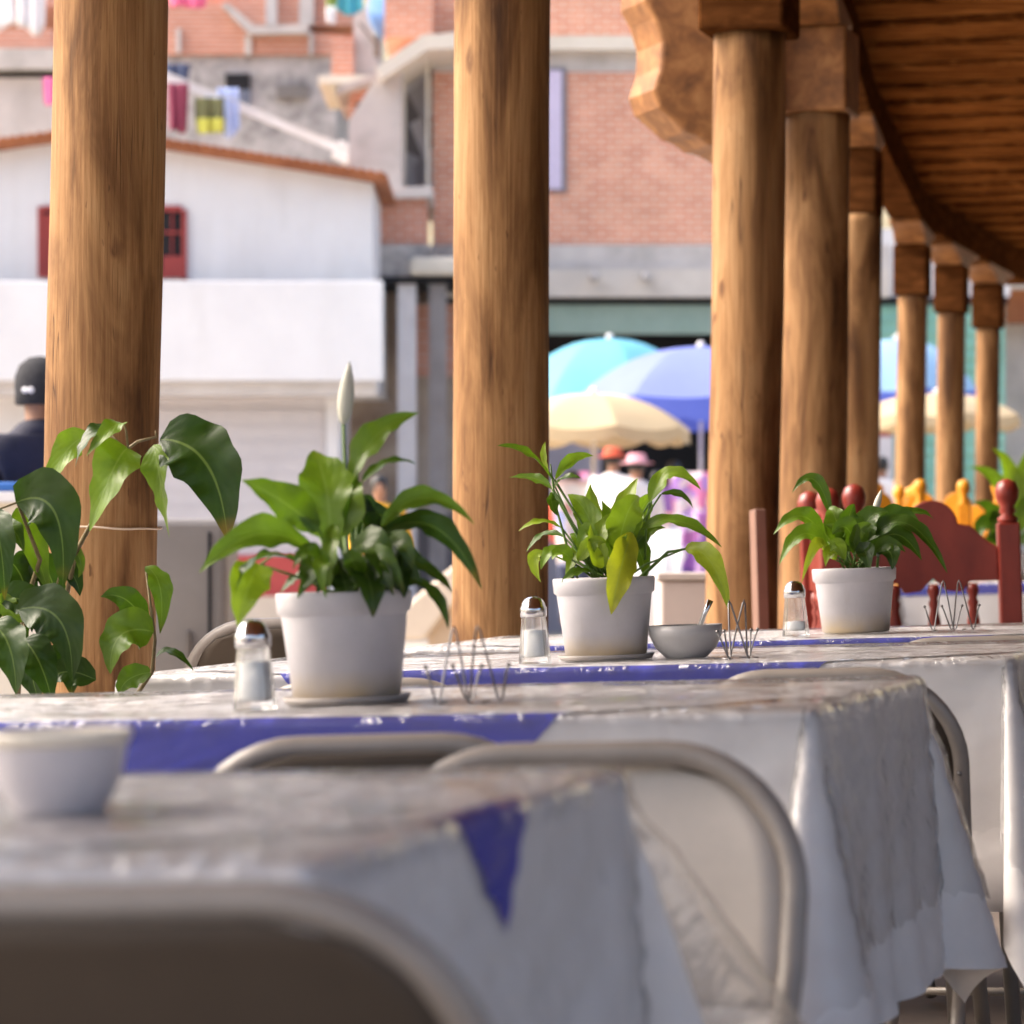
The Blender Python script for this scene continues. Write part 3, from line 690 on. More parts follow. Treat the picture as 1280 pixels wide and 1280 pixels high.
t, Mi, p, top = potted('potted_plant', 'potted plant with a yellowing leaf hanging over its rim, behind the middle salt shaker', 758, 5.32, .175, .134)
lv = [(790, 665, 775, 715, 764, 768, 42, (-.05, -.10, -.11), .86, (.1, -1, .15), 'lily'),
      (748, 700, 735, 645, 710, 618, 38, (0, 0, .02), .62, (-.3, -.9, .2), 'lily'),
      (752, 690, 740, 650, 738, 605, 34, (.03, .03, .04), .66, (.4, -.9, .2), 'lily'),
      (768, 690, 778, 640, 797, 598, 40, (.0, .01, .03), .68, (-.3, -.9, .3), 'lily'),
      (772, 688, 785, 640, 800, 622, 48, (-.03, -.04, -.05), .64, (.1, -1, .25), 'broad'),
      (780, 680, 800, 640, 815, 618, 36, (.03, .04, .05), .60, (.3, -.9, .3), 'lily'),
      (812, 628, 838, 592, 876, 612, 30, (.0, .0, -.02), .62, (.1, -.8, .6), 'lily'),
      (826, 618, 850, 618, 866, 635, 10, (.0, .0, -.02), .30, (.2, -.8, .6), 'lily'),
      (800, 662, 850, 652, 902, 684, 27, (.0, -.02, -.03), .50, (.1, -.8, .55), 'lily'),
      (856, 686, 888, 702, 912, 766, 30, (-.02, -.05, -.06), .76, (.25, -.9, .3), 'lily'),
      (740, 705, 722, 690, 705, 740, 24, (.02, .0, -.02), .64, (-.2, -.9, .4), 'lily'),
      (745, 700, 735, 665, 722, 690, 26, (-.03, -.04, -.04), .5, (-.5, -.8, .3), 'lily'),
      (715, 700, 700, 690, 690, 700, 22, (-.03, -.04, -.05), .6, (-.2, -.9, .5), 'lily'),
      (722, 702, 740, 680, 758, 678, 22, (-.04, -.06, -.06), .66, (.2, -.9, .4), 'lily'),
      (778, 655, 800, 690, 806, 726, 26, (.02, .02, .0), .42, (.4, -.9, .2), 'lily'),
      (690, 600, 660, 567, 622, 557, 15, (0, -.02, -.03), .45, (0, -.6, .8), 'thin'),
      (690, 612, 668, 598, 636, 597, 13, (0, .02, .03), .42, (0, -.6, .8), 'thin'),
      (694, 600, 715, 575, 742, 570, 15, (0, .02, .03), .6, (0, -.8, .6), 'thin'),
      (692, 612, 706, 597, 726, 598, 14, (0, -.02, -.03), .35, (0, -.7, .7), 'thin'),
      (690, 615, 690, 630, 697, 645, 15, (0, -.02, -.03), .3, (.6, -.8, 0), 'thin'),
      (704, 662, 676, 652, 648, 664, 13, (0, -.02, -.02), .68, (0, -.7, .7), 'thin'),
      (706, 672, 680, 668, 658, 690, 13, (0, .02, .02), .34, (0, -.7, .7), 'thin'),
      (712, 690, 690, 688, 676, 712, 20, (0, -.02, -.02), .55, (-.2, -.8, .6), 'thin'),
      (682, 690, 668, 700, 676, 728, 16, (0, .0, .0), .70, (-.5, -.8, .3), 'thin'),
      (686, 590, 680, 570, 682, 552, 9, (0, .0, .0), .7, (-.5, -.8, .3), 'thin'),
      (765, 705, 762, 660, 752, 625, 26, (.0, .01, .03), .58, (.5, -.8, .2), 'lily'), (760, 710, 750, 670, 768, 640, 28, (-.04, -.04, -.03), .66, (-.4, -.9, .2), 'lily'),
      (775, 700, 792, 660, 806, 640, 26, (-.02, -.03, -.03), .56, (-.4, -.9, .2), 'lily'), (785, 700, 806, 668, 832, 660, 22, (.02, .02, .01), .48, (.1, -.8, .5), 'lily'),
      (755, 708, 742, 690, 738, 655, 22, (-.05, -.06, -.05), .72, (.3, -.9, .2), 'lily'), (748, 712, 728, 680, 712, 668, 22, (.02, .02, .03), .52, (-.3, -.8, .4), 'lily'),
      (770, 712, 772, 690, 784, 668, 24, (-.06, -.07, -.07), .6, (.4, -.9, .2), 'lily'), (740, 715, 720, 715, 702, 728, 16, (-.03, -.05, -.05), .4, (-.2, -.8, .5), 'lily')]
foliage(t, Mi, 5.32, lv, [([(718, 735, 0), (708, 680, 0), (694, 630, 0), (688, 580, 0)], [.0028, .0024, .002, .0014]),
                          ([(800, 722, 0), (835, 690, 0), (858, 686, -.02)], [.0034, .0028, .002]),
                          ([(806, 700, .01), (808, 650, .01), (814, 627, .0)], .0022), ([(726, 735, 0), (716, 705, 0), (712, 690, 0)], .002)], (762, 728))

t, Mi, p, top = potted('potted_plant', 'smallest looking potted peace lily, standing before the red chairs', 1070, 6.48, .175, .134, False)
lv = [(1030, 672, 1000, 645, 967, 668, 26, (0, -.03, -.04), .45, (-.1, -.75, .6), 'lily'),
      (1035, 685, 1002, 668, 974, 706, 28, (-.03, -.07, -.08), .48, (-.1, -.8, .5), 'lily'),
      (1040, 650, 1018, 600, 990, 616, 18, (.04, .05, .05), .35, (-.1, -.7, .7), 'lily'),
      (1032, 690, 1020, 682, 1002, 728, 16, (-.04, -.08, -.09), .80, (-.2, -.9, .4), 'lily'),
      (1052, 690, 1045, 650, 1036, 635, 34, (0, 0, .02), .5, (-.3, -.9, .3), 'lily'),
      (1062, 690, 1060, 655, 1068, 630, 36, (-.03, -.03, -.02), .35, (.2, -1, .3), 'broad'),
      (1075, 688, 1085, 650, 1110, 640, 38, (.0, -.02, -.03), .34, (.1, -.9, .45), 'lily'),
      (1082, 680, 1120, 645, 1152, 664, 30, (.03, .03, .03), .28, (.1, -.8, .6), 'lily'),
      (1085, 676, 1135, 655, 1184, 716, 32, (-.02, -.05, -.06), .22, (.2, -.85, .5), 'lily'),
      (1090, 690, 1120, 668, 1152, 700, 34, (.0, -.02, -.02), .15, (.2, -.85, .5), 'lily'),
      (1050, 695, 1025, 660, 1012, 652, 20, (.03, .05, .06), .55, (-.2, -.8, .6), 'lily'),
      (1070, 690, 1058, 660, 1040, 668, 30, (-.05, -.07, -.08), .4, (-.1, -.9, .5), 'lily'),
      (1095, 690, 1112, 690, 1115, 712, 30, (-.03, -.06, -.07), .12, (.2, -1, .2), 'broad'),
      (1078, 700, 1082, 690, 1086, 716, 26, (-.04, -.07, -.08), .2, C, 'lily'),
      (1045, 700, 1036, 690, 1032, 708, 18, (-.04, -.06, -.07), .72, C, 'lily'),
      (1100, 660, 1140, 640, 1168, 650, 18, (.05, .06, .07), .3, (.1, -.7, .7), 'lily'),
      (1058, 690, 1050, 668, 1030, 655, 20, (-.02, -.03, -.03), .56, (-.3, -.8, .4), 'lily'), (1066, 692, 1072, 665, 1090, 655, 22, (-.05, -.06, -.06), .44, (.3, -.9, .3), 'lily'),
      (1056, 700, 1046, 680, 1038, 690, 18, (-.05, -.07, -.07), .62, (-.2, -.9, .3), 'lily'), (1092, 695, 1110, 680, 1132, 690, 20, (-.03, -.05, -.05), .36, (.2, -.8, .5), 'lily'), (1074, 690, 1068, 660, 1082, 635, 20, (.04, .04, .05), .5, (.4, -.8, .3), 'lily')]
foliage(t, Mi, 6.48, lv, [([(1085, 715, .02), (1090, 680, .03), (1094, 640, .03)], .0022)] + [([(1060 + 9 * k, 718, .0), (1058 + 10 * k, 690, -.02)], .003) for k in range(5)], (1070, 712))
spathe(t, Mi, 6.48, (1093, 641), (1102, 612), 9, .03)

# plant on the far table
t = thing('potted_plant', 'bright green potted plant half hidden by the right post of the red chair', 'potted plant', loc=(PX(1262, 14.1), 14.1, HT + .01 + SLOPE * PX(1262, 14.1)), group='white pots of peace lily on the tables')
b = MB(); b.lathe([(.07, 0), (.085, .10), (.09, .102), (.092, .135), (.084, .135), (.08, .09)], 24); b.build('pot', POT, t)
b = MB(); b.lathe([(1e-5, .118), (.083, .115)], 16); b.build('soil', SOIL, t)
mb = MB(); sb = MB(); Mi = Matrix.Translation(-t.location)
for k, (bx, by, mx, my, tx, ty, w, tone) in enumerate([(1258, 640, 1245, 600, 1212, 584, 16, .5), (1262, 640, 1262, 590, 1240, 560, 20, .62), (1268, 650, 1280, 600, 1286, 556, 26, .6), (1256, 672, 1240, 640, 1216, 628, 22, .34), (1255, 680, 1232, 655, 1222, 680, 26, .22), (1262, 680, 1248, 650, 1238, 668, 26, .3), (1270, 670, 1290, 630, 1304, 650, 26, .5), (1270, 680, 1300, 670, 1316, 690, 22, .4), (1258, 690, 1240, 680, 1226, 700, 24, .18)]):
    leaf(mb, Mi @ W(bx, by, 14.1), Mi @ W(mx, my, 14.05), Mi @ W(tx, ty, 14.0), w / F * 14.1 * 1.2, (0, -1, .4), tone, .25, .06, 'lily', k)
    sb.tube([(0, 0, .11), Mi @ W(bx, by, 14.1)], .004, 6)
mb.build('foliage', LEAF, t, recalc=False); sb.build('stem', STEM, t)

# climbing plant in a floor pot before the first column
YL = 5.2
t = thing('climbing_plant', 'tall leafy plant with big dark drooping leaves by the left column', 'plant', loc=(PX(75, YL) - .1, YL + .2, SLOPE * PX(75, YL)))
Mi = Matrix.Translation(-Vector(t.location))
b = MB(); b.lathe([(.12, 0), (.165, .26), (.175, .26), (.178, .30), (.16, .30), (.15, .2)], 32); b.build('pot', m_plain('clay_pot', (.32, .13, .07), .8), t)
b = MB(); b.lathe([(1e-5, .27), (.158, .262)], 20); b.build('soil', SOIL, t)
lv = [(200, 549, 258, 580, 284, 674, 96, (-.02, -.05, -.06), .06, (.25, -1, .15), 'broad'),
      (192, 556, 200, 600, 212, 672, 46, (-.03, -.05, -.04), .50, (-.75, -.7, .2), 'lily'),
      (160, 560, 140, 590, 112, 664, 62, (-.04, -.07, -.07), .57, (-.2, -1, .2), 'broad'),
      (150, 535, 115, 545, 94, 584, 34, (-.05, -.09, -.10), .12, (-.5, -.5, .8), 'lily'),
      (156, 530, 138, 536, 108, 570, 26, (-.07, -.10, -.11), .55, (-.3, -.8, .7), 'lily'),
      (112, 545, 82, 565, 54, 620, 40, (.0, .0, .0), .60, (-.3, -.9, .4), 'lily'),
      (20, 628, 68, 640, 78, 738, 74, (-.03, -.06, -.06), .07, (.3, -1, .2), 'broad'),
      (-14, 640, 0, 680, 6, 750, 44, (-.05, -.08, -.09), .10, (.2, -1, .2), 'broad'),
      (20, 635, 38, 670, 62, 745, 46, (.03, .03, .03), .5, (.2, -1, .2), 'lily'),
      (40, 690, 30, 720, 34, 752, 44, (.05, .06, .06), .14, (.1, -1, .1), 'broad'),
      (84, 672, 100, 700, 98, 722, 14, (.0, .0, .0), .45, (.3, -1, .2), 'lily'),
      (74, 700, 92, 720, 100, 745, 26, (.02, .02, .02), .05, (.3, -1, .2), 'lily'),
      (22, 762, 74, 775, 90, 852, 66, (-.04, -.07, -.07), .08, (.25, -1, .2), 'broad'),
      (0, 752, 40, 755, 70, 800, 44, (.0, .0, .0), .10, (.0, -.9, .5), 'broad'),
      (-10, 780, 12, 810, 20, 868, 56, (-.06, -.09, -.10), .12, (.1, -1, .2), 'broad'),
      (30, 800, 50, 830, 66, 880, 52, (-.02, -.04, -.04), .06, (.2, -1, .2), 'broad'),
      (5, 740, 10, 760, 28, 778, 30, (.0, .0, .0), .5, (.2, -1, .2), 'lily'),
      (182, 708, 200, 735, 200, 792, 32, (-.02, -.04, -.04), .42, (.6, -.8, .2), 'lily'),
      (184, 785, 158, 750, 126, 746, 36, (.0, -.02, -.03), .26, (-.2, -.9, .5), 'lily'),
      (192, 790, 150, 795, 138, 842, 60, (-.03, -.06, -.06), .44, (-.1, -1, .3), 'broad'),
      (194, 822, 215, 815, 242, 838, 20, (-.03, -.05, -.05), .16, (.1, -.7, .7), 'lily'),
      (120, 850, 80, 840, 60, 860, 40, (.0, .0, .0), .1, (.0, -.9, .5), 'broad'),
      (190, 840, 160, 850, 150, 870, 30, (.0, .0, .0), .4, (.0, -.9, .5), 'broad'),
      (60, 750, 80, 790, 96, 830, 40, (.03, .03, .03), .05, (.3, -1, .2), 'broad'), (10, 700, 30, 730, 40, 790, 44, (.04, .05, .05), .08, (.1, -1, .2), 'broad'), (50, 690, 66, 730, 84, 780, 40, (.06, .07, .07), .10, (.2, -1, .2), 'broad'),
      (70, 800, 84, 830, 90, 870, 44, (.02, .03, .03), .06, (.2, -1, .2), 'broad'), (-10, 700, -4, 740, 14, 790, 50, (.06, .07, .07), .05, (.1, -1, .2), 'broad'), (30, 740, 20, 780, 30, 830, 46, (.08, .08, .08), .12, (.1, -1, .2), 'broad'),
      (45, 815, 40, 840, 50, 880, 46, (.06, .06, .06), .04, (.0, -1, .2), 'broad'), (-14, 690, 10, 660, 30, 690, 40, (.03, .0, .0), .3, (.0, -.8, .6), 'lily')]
mb = MB(); sb = MB(); px = F / YL
for i, lf in enumerate(lv):
    bx, by, mx, my, tx, ty, w, (d0, d1, d2), tone, nrm, kd = lf
    leaf(mb, Mi @ W(bx, by, YL + d0), Mi @ W(mx, my, YL + d1), Mi @ W(tx, ty, YL + d2), w / px, nrm, tone, .24, .13, kd, i * 5 + 3, 20)
L = lambda x, y, d=0: Mi @ W(x, y, YL + d)
base = Vector((0, 0, .28))
sb.tube([base, L(60, 850, .1), L(95, 690, 0), L(130, 625, -.02), L(158, 562, -.03), L(172, 552, -.03), L(196, 546, -.02)], [.006, .005, .004, .0036, .003, .0025, .002], 8)
sb.tube([L(158, 562, -.03), L(140, 545, -.03), L(115, 545, 0)], .002, 6); sb.tube([L(160, 560, -.04), L(158, 540, -.06), L(155, 530, -.07)], .002, 6)
sb.tube([L(196, 546, -.02), L(194, 538, -.02)], [.003, .0008], 6)
sb.tube([base, L(20, 900, .1), L(30, 760, .05), L(50, 700, .02), L(22, 628, -.02), L(-12, 640, -.05)], [.006, .005, .0045, .004, .003, .002], 8)
sb.tube([base, L(150, 900, .1), L(190, 840, 0), L(194, 800, -.02), L(182, 710, -.02)], [.005, .004, .0035, .003, .0016], 8)
sb.tube([L(45, 740, .03), L(70, 735, .02), L(82, 690, 0)], .002, 6); sb.tube([L(30, 765, .05), L(5, 770, 0), L(-8, 782, -.05)], .002, 6)
sb.tube([L(30, 780, .05), L(30, 800, -.02)], .002, 6)
mb.build('foliage', LEAF, t, recalc=False); sb.build('stem', BARK, t)

# ------------------------------------------------------------------ table ware
def shaker(label, x, Y, fill):
    p = on_table(x, Y); t = thing('salt_shaker', label, 'salt shaker', M=frame(p.x, p.y, p.z, .2), group='glass salt shakers')
    b = MB(); b.lathe([(.0255, 0), (.028, .002), (.027, .014), (.0235, .05), (.0205, .078), (.0205, .086), (.0190, .086), (.0188, .078), (.0215, .05), (.0245, .016), (.0235, .012), (1e-5, .011)], 8)
    b.smooth = [False] * len(b.f); b.build('glass_body', GLASS, t, bevel=.0012)
    b = MB(); b.lathe([(.0190, .0125), (.0205, .016), (.0185, .012 + fill), (1e-5, .014 + fill)], 20); b.build('salt_fill', SALT, t)
    b = MB(); b.lathe([(.0222, .079), (.0224, .094), (.0215, .0955), (.0205, .097), (.0190, .103), (.0145, .109), (.008, .1125), (1e-5, .1135)], 32); b.build('cap', STEEL, t)
    hb = MB()
    for k in range(7): hb.ball((.007 * math.cos(k) * (k > 0), .007 * math.sin(k) * (k > 0), .1122), .0011, seg=6)
    hb.build('cap_holes', DARK, t)
shaker('glass salt shaker left of the largest flower pot', 319, 3.86, .048)
shaker('glass salt shaker between the second log column and the middle pot', 669, 5.22, .044)
shaker('glass salt shaker left of the smallest looking pot', 995, 6.35, .018)
def holder(label, x, Y, s, rot):
    p = on_table(x, Y); t = thing('napkin_holder', label, 'napkin holder', M=frame(p.x, p.y, p.z + .001, rot), group='bent wire napkin holders')
    rw = .0013
    for k, yy in ((0, -.020), (1, .020)):
        b = MB(); dx = -.010 if k == 0 else .020
        pts = [(-.030, .047), (-.026, .036), (-.017, .006), (-.014, .0015), (-.011, .006), (-.003, .058), (.003, .090), (.0055, .096), (.008, .090), (.016, .05), (.024, .006), (.027, .0015), (.030, .006), (.037, .036), (.041, .047)]
        q = [((a + dx) * s, yy + (.22 * z if k == 0 else -.22 * z), z * s) for a, z in pts]
        b.tube(q, rw * 1.15, 8); b.build('wire_side', WIRE, t)
        for e in (q[0], q[-1]):
            b = MB(); b.ball(e, .0030, seg=8); b.build('wire_tip', WIRE, t)
    for xx in (-.022, .032):
        b = MB(); b.tube([(xx * s, -.024, .002), (xx * s, .024, .002)], rw, 7); b.build('base_wire', WIRE, t)
holder('wire napkin holder right of the largest flower pot', 575, 3.84, 1.0, .1)
holder('wire napkin holder before the grey bowl', 917, 5.10, 1.0, .9)
holder('wire napkin holder before the red chair spindles', 1184, 6.36, 1.08, .0)
p = on_table(75, 2.32); t = thing('bowl', 'blurred cream bowl on the near table', 'bowl', M=frame(p.x, p.y, p.z))
b = MB(); b.lathe([(.032, 0), (.034, .002), (.045, .022), (.0535, .056), (.0545, .060), (.0525, .061), (.043, .024), (.03, .007), (1e-5, .006)], 48); b.build('bowl_body', m_mottle('lilac_glaze', (.46, .43, .45), (.56, .53, .54), 12, .35, .02), t)
b = MB(); b.lathe([(.0528, .051), (.0555, .058), (.0552, .0615), (.0525, .0618), (.0505, .056)], 48); b.build('rim', BOWLW, t)
b = MB(); b.lathe([(1e-5, .045), (.0485, .045)], 32); b.build('sauce', m_plain('sauce', (.50, .36, .16), .4), t)
p = on_table(858, 5.28); t = thing('bowl', 'small grey bowl beside the middle flower pot', 'bowl', M=frame(p.x, p.y, p.z))
b = MB(); b.lathe([(.032, 0), (.036, .002), (.052, .018), (.060, .036), (.062, .040), (.0625, .056), (.060, .056), (.057, .034), (.035, .008), (1e-5, .006)], 48); b.build('bowl_body', BOWLG, t)
b = MB(); b.lathe([(1e-5, .036), (.0565, .036)], 32); b.build('salsa', m_plain('salsa', (.25, .05, .02), .4), t)
t = thing('spoon', 'steel spoon standing in the small grey bowl', 'spoon', M=frame(p.x + .02, p.y, p.z + .012))
b = MB(); b.tube([(-.012, 0, .0), (-.002, .0, .025), (.012, 0, .06), (.024, 0, .085)], [.004, .0035, .004, .0055], 10); b.build('handle', STEEL, t)
b = MB(); b.ball((-.02, 0, .005), .013, (1, .7, .35)); b.build('spoon_bowl', STEEL, t)

# ------------------------------------------------------------------ carved wooden chairs
def turned(b, x, y, z0, z1, r, n=1):
    h = z1 - z0
    pr = [(.75, 0), (1, .04), (.7, .10), (.95, .15), (.6, .22), (1.05, .34), (1.0, .5), (.62, .66), (.9, .74), (.6, .8), (1, .9), (.8, 1)]
    b.lathe([(r * a, z0 + h * t) for a, t in pr], 16, (x, y, 0))
def finial(b, x, y, z, s=1):
    b.lathe([(.030 * s, z), (.034 * s, z + .012), (.020 * s, z + .024), (.028 * s, z + .034), (.022 * s, z + .046), (.036 * s, z + .07), (.039 * s, z + .095), (.030 * s, z + .118), (.012 * s, z + .128), (1e-5, z + .130)], 20, (x, y, 0))
def carved(label, group, mat, M, H=1.03, half=.225):
    t = thing('carved_chair', label, 'wooden chair', M=M, group=group)
    for sx in (-1, 1):
        b = MB(); b.box((sx * half, -.2, H / 2 - .0), (.066, .06, H)); b.build('back_post', mat, t, bevel=.006)
        b = MB(); finial(b, sx * half, -.2, H, .92); b.build('finial', mat, t)
        b = MB(); turned(b, sx * (half - .01), .2, 0, .43, .026); b.build('front_leg', mat, t)
    hw = half - .033; z0, z1 = H - .17, H - .01
    prof = [(-hw, z0), (-hw * .55, z0 - .0), (-hw * .45, z0 - .03), (-hw * .2, z0 - .025), (0, z0 + .012), (hw * .2, z0 - .025), (hw * .45, z0 - .03), (hw * .55, z0), (hw, z0), (hw, z1 - .06)]
    prof += [(hw * .8, z1 - .035), (hw * .6, z1 + .005), (hw * .40, z1 + .012)] + [(x, z + z1 + .005) for x, z in arc((0, 0), .078, .25, math.pi - .25, 12)] + [(-hw * .40, z1 + .012), (-hw * .6, z1 + .005), (-hw * .8, z1 - .035), (-hw, z1 - .06)]
    b = MB(); b.prism([(x, -.212, z) for x, z in prof], (0, .028, 0)); b.build('headboard', mat, t, bevel=.004)
    for k in (-1, 0, 1):
        b = MB(); turned(b, k * .115, -.2, .60, z0 - .005, .019); b.build('spindle', mat, t)
    b = MB(); b.box((0, -.2, .58), (2 * hw, .03, .05)); b.build('back_rail', mat, t, bevel=.004)
    b = MB(); b.box((0, .0, .445), (2 * half + .03, .44, .035)); b.build('seat', mat, t, bevel=.008)
    for sx in (-1, 1):
        b = MB(); b.box((sx * half, 0, .2), (.03, .34, .035)); b.build('stretcher', mat, t, bevel=.004)
    return t
gR, gY = 'red carved wooden chairs', 'yellow carved wooden chairs'
def wc(x, Y, rot):
    X = PX(x, Y); m = frame(X, Y, 0, rot); bx = Vector((m[0][1], m[1][1], 0)); q = Vector((X, Y, 0)) + bx * .2
    return frame(q.x, q.y, None, rot)
r0 = carved('red carved wooden chair with arched headboard seen squarely from behind', gR, REDP, wc(1178, 9.2, TH - .05), .995)
dup(r0, 'red carved wooden chair seen edge on behind the smallest looking pot', M=wc(1037, 9.0, TH - 1.545) @ Matrix.Scale(.985, 4), group=gR)
y0 = carved('yellow chair seen between the fifth and sixth log columns', gY, YELP, wc(1107, 15.7, TH + .2), 1.14)
dup(y0, 'yellow chair behind the far table, between the two thin log columns', M=wc(1160, 16.2, TH + 2.9), group=gY)
dup(y0, 'yellow chair partly covered by the plant on the far table', M=wc(1206, 16.6, TH + 2.7), group=gY)
dup(y0, 'yellow chair standing sideways behind the red chair spindles', M=wc(1140, 17.5, TH + 1.3), group=gY)

# leaning board and pale counter near the third column
t = thing('wooden_board', 'narrow brown board leaning on the log column right of the middle pot', 'board', loc=(PX(962, 9.3), 9.3, .02))
b = MB(); b.beam((-.005, 0, 0), (-.028, .10, PZ(645, 9.3)), .036, .06); b.build('plank', m_plain('brown_board', (.19, .10, .07), .5), t, bevel=.004)
b = MB(); b.box((.05, .05, .25), (.10, .02, .05)); b.build('cross_piece', m_plain('brown_piece', (.17, .09, .06), .5), t)
t = thing('counter', 'pale pinkish counter block seen behind the grey bowl', 'counter', loc=(PX(862, 10.8), 10.8, .01))
b = MB(); b.box((0, .2, .42), (.205, .4, .86)); b.build('cabinet', m_mottle('pink_laminate', (.52, .43, .38), (.58, .49, .44), 2, .6, .03), t, bevel=.012)
b = MB(); b.box((0, .2, .865), (.225, .42, .026)); b.build('counter_top', m_plain('counter_top', (.55, .47, .42), .5), t, bevel=.005)

# grey cabinet behind the first column
t = thing('metal_cabinet', 'grey metal cabinet with a dark seam, right of the thick left column', 'cabinet', loc=(PX(205, 13.5), 13.5, -.15))
hc = PZ(648, 13.5) + .15; x1 = PX(283, 13.5) - PX(205, 13.5)
b = MB(); b.box(((x1 - .5) / 2, .3, hc / 2), (x1 + .5, .6, hc)); b.build('cabinet_body', GREYM, t, bevel=.03)
xs = PX(262, 13.5) - PX(205, 13.5)
b = MB(); b.box((xs, -.004, hc / 2), (.014, .012, hc - .12)); b.build('door_seam', DARK, t)
b = MB(); b.box((xs - .09, -.015, hc * .55), (.018, .03, .16)); b.build('handle', WIRE, t, bevel=.004)

# ------------------------------------------------------------------ people
def skin_mesh(name, mat, nodes, edges, parent, sub=2):
    me = bpy.data.meshes.new(name); me.from_pydata([n[0] for n in nodes], edges, []); o = bpy.data.objects.new(name, me); COL.objects.link(o)
    o.modifiers.new('skin', 'SKIN'); s = o.modifiers.new('sub', 'SUBSURF'); s.levels = sub; s.render_levels = sub
    lay = me.skin_vertices[0].data if len(me.skin_vertices) else None
    if lay is None:
        bpy.context.view_layer.objects.active = o; o.data.skin_vertices.new() if hasattr(o.data.skin_vertices, 'new') else None; lay = me.skin_vertices[0].data
    for i, n in enumerate(nodes):
        r = n[1]; lay[i].radius = (r, r) if not isinstance(r, tuple) else r
        lay[i].use_root = (i == 0)
    dg = bpy.context.evaluated_depsgraph_get(); me2 = bpy.data.meshes.new_from_object(o.evaluated_get(dg))
    bpy.data.objects.remove(o); me2.name = name
    for p in me2.polygons: p.use_smooth = True
    me2.materials.clear(); me2.materials.append(mat)
    o = bpy.data.objects.new(name, me2); COL.objects.link(o)
    if parent: o.parent = parent
    return o
SKIN = m_mottle('skin', (.30, .15, .09), (.36, .19, .12), 8, .5, .03)
HAIR = m_plain('dark_hair', (.012, .010, .009), .5)
def person(label, loc, rz, top, trousers, hat=None, arm=(.16, .05), hgt=1.70, hatcol=None):
    t = thing('person', label, 'person', loc, rz); k = hgt / 1.70
    S = lambda x, y, z: (x * k, y * k, z * k)
    N = []; E = []
    def add(p, r, par=None):
        N.append((S(*p), tuple(q * k for q in r) if isinstance(r, tuple) else r * k))
        if par is not None: E.append((par, len(N) - 1))
        return len(N) - 1
    pel = add((0, 0, .92), (.15, .10)); sp = add((0, .01, 1.10), (.135, .09), pel); chs = add((0, .01, 1.30), (.16, .10), sp); nk = add((0, .0, 1.42), (.065, .06), chs)
    n2 = add((0, -.012, 1.48), .052, nk); hd = add((0, -.02, 1.56), (.068, .082), n2); h2 = add((0, -.015, 1.63), (.062, .078), hd); add((0, -.01, 1.67), .045, h2)
    for s in (-1, 1):
        hp = add((s * .09, 0, .86), .088, pel); kn = add((s * .10, -.015, .48), .058, hp); an = add((s * .10, .01, .09), .040, kn); add((s * .105, -.13, .035), (.035, .042), an)
        sh = add((s * .19, .0, 1.36), .062, chs); el = add((s * .25, -arm[1] * .4, 1.09), .044, sh); wr = add((s * .235, -arm[0], .87), .030, el); pm = add((s * .23, -arm[0] - .03, .81), (.036, .018), wr)
        for f in range(4): 
            q = add((s * .23, -arm[0] - .055 + .018 * f, .755), .0095, pm); add((s * .222, -arm[0] - .053 + .018 * f, .715 + .008 * abs(f - 1.5)), .0085, q)
        q = add((s * .215, -arm[0] - .07, .80), .011, wr); add((s * .21, -arm[0] - .082, .765), .0095, q)
    skin_mesh('body', SKIN, N, E, t)
    b = MB(); hk = k
    b.lathe([(r * hk, z * hk) for r, z in ((.076, 1.55), (.083, 1.60), (.082, 1.65), (.066, 1.69), (.035, 1.712), (1e-5, 1.718))], 20, (0, .004, 0)); b.build('hair', HAIR, t)
    fb = MB(); fb.ball(S(0, -.112, 1.575), .014 * k, (.9, 1, 1.4)); fb.build('nose', SKIN, t)
    fb = MB(); [fb.ball(S(s * .03, -.094, 1.60), .009 * k) for s in (-1, 1)]; fb.build('eyes', HAIR, t)
    # clothes: looser shells over the same joints
    N2 = []; E2 = []
    def ad2(p, r, par=None):
        N2.append((S(*p), tuple(q * k for q in r) if isinstance(r, tuple) else r * k)); 
        if par is not None: E2.append((par, len(N2) - 1))
        return len(N2) - 1
    a = ad2((0, 0, .88), (.175, .125)); c = ad2((0, .01, 1.10), (.16, .115), a); d = ad2((0, .01, 1.30), (.20, .14), c); e9 = ad2((0, .005, 1.41), (.13, .10), d); ad2((0, .01, 1.50 if hat == 'beanie' else 1.475), (.10, .095) if hat == 'beanie' else (.085, .08), e9)
    for s in (-1, 1):
        u = ad2((s * .19, .0, 1.355), .10, d); v = ad2((s * .25, -arm[1] * .4, 1.09), .064, u); ad2((s * .236, -arm[0] + .005, .895), .048, v)
    skin_mesh('jacket', top, N2, E2, t)
    N2.clear(); E2.clear(); a = ad2((0, 0, .92), (.165, .115))
    for s in (-1, 1):
        h = ad2((s * .09, 0, .84), .105, a); q = ad2((s * .10, -.015, .48), .078, h); ad2((s * .10, .01, .07), .064, q)
    skin_mesh('trousers', trousers, N2, E2, t)
    if hat:
        b = MB()
        if hat == 'beanie': pr = ((.094, 1.545), (.100, 1.55), (.100, 1.60), (.103, 1.62), (.100, 1.66), (.082, 1.705), (.045, 1.735), (1e-5, 1.742))
        else: pr = ((.17, 1.625), (.175, 1.63), (.10, 1.645), (.095, 1.70), (.07, 1.725), (1e-5, 1.728))
        b.lathe([(r * hk, z * hk) for r, z in pr], 28, (0, -.003, 0)); h = b.build('hat', hatcol, t)
        if hat == 'beanie':
            b = MB(); b.ball(S(.060, .080, 1.600), .015, (1.1, .5, .9)); b.ball(S(.080, .062, 1.600), .013, (1, .7, 1)); b.build('emblem', m_plain('white_thread', (.8, .8, .8), .7), h)
    return t
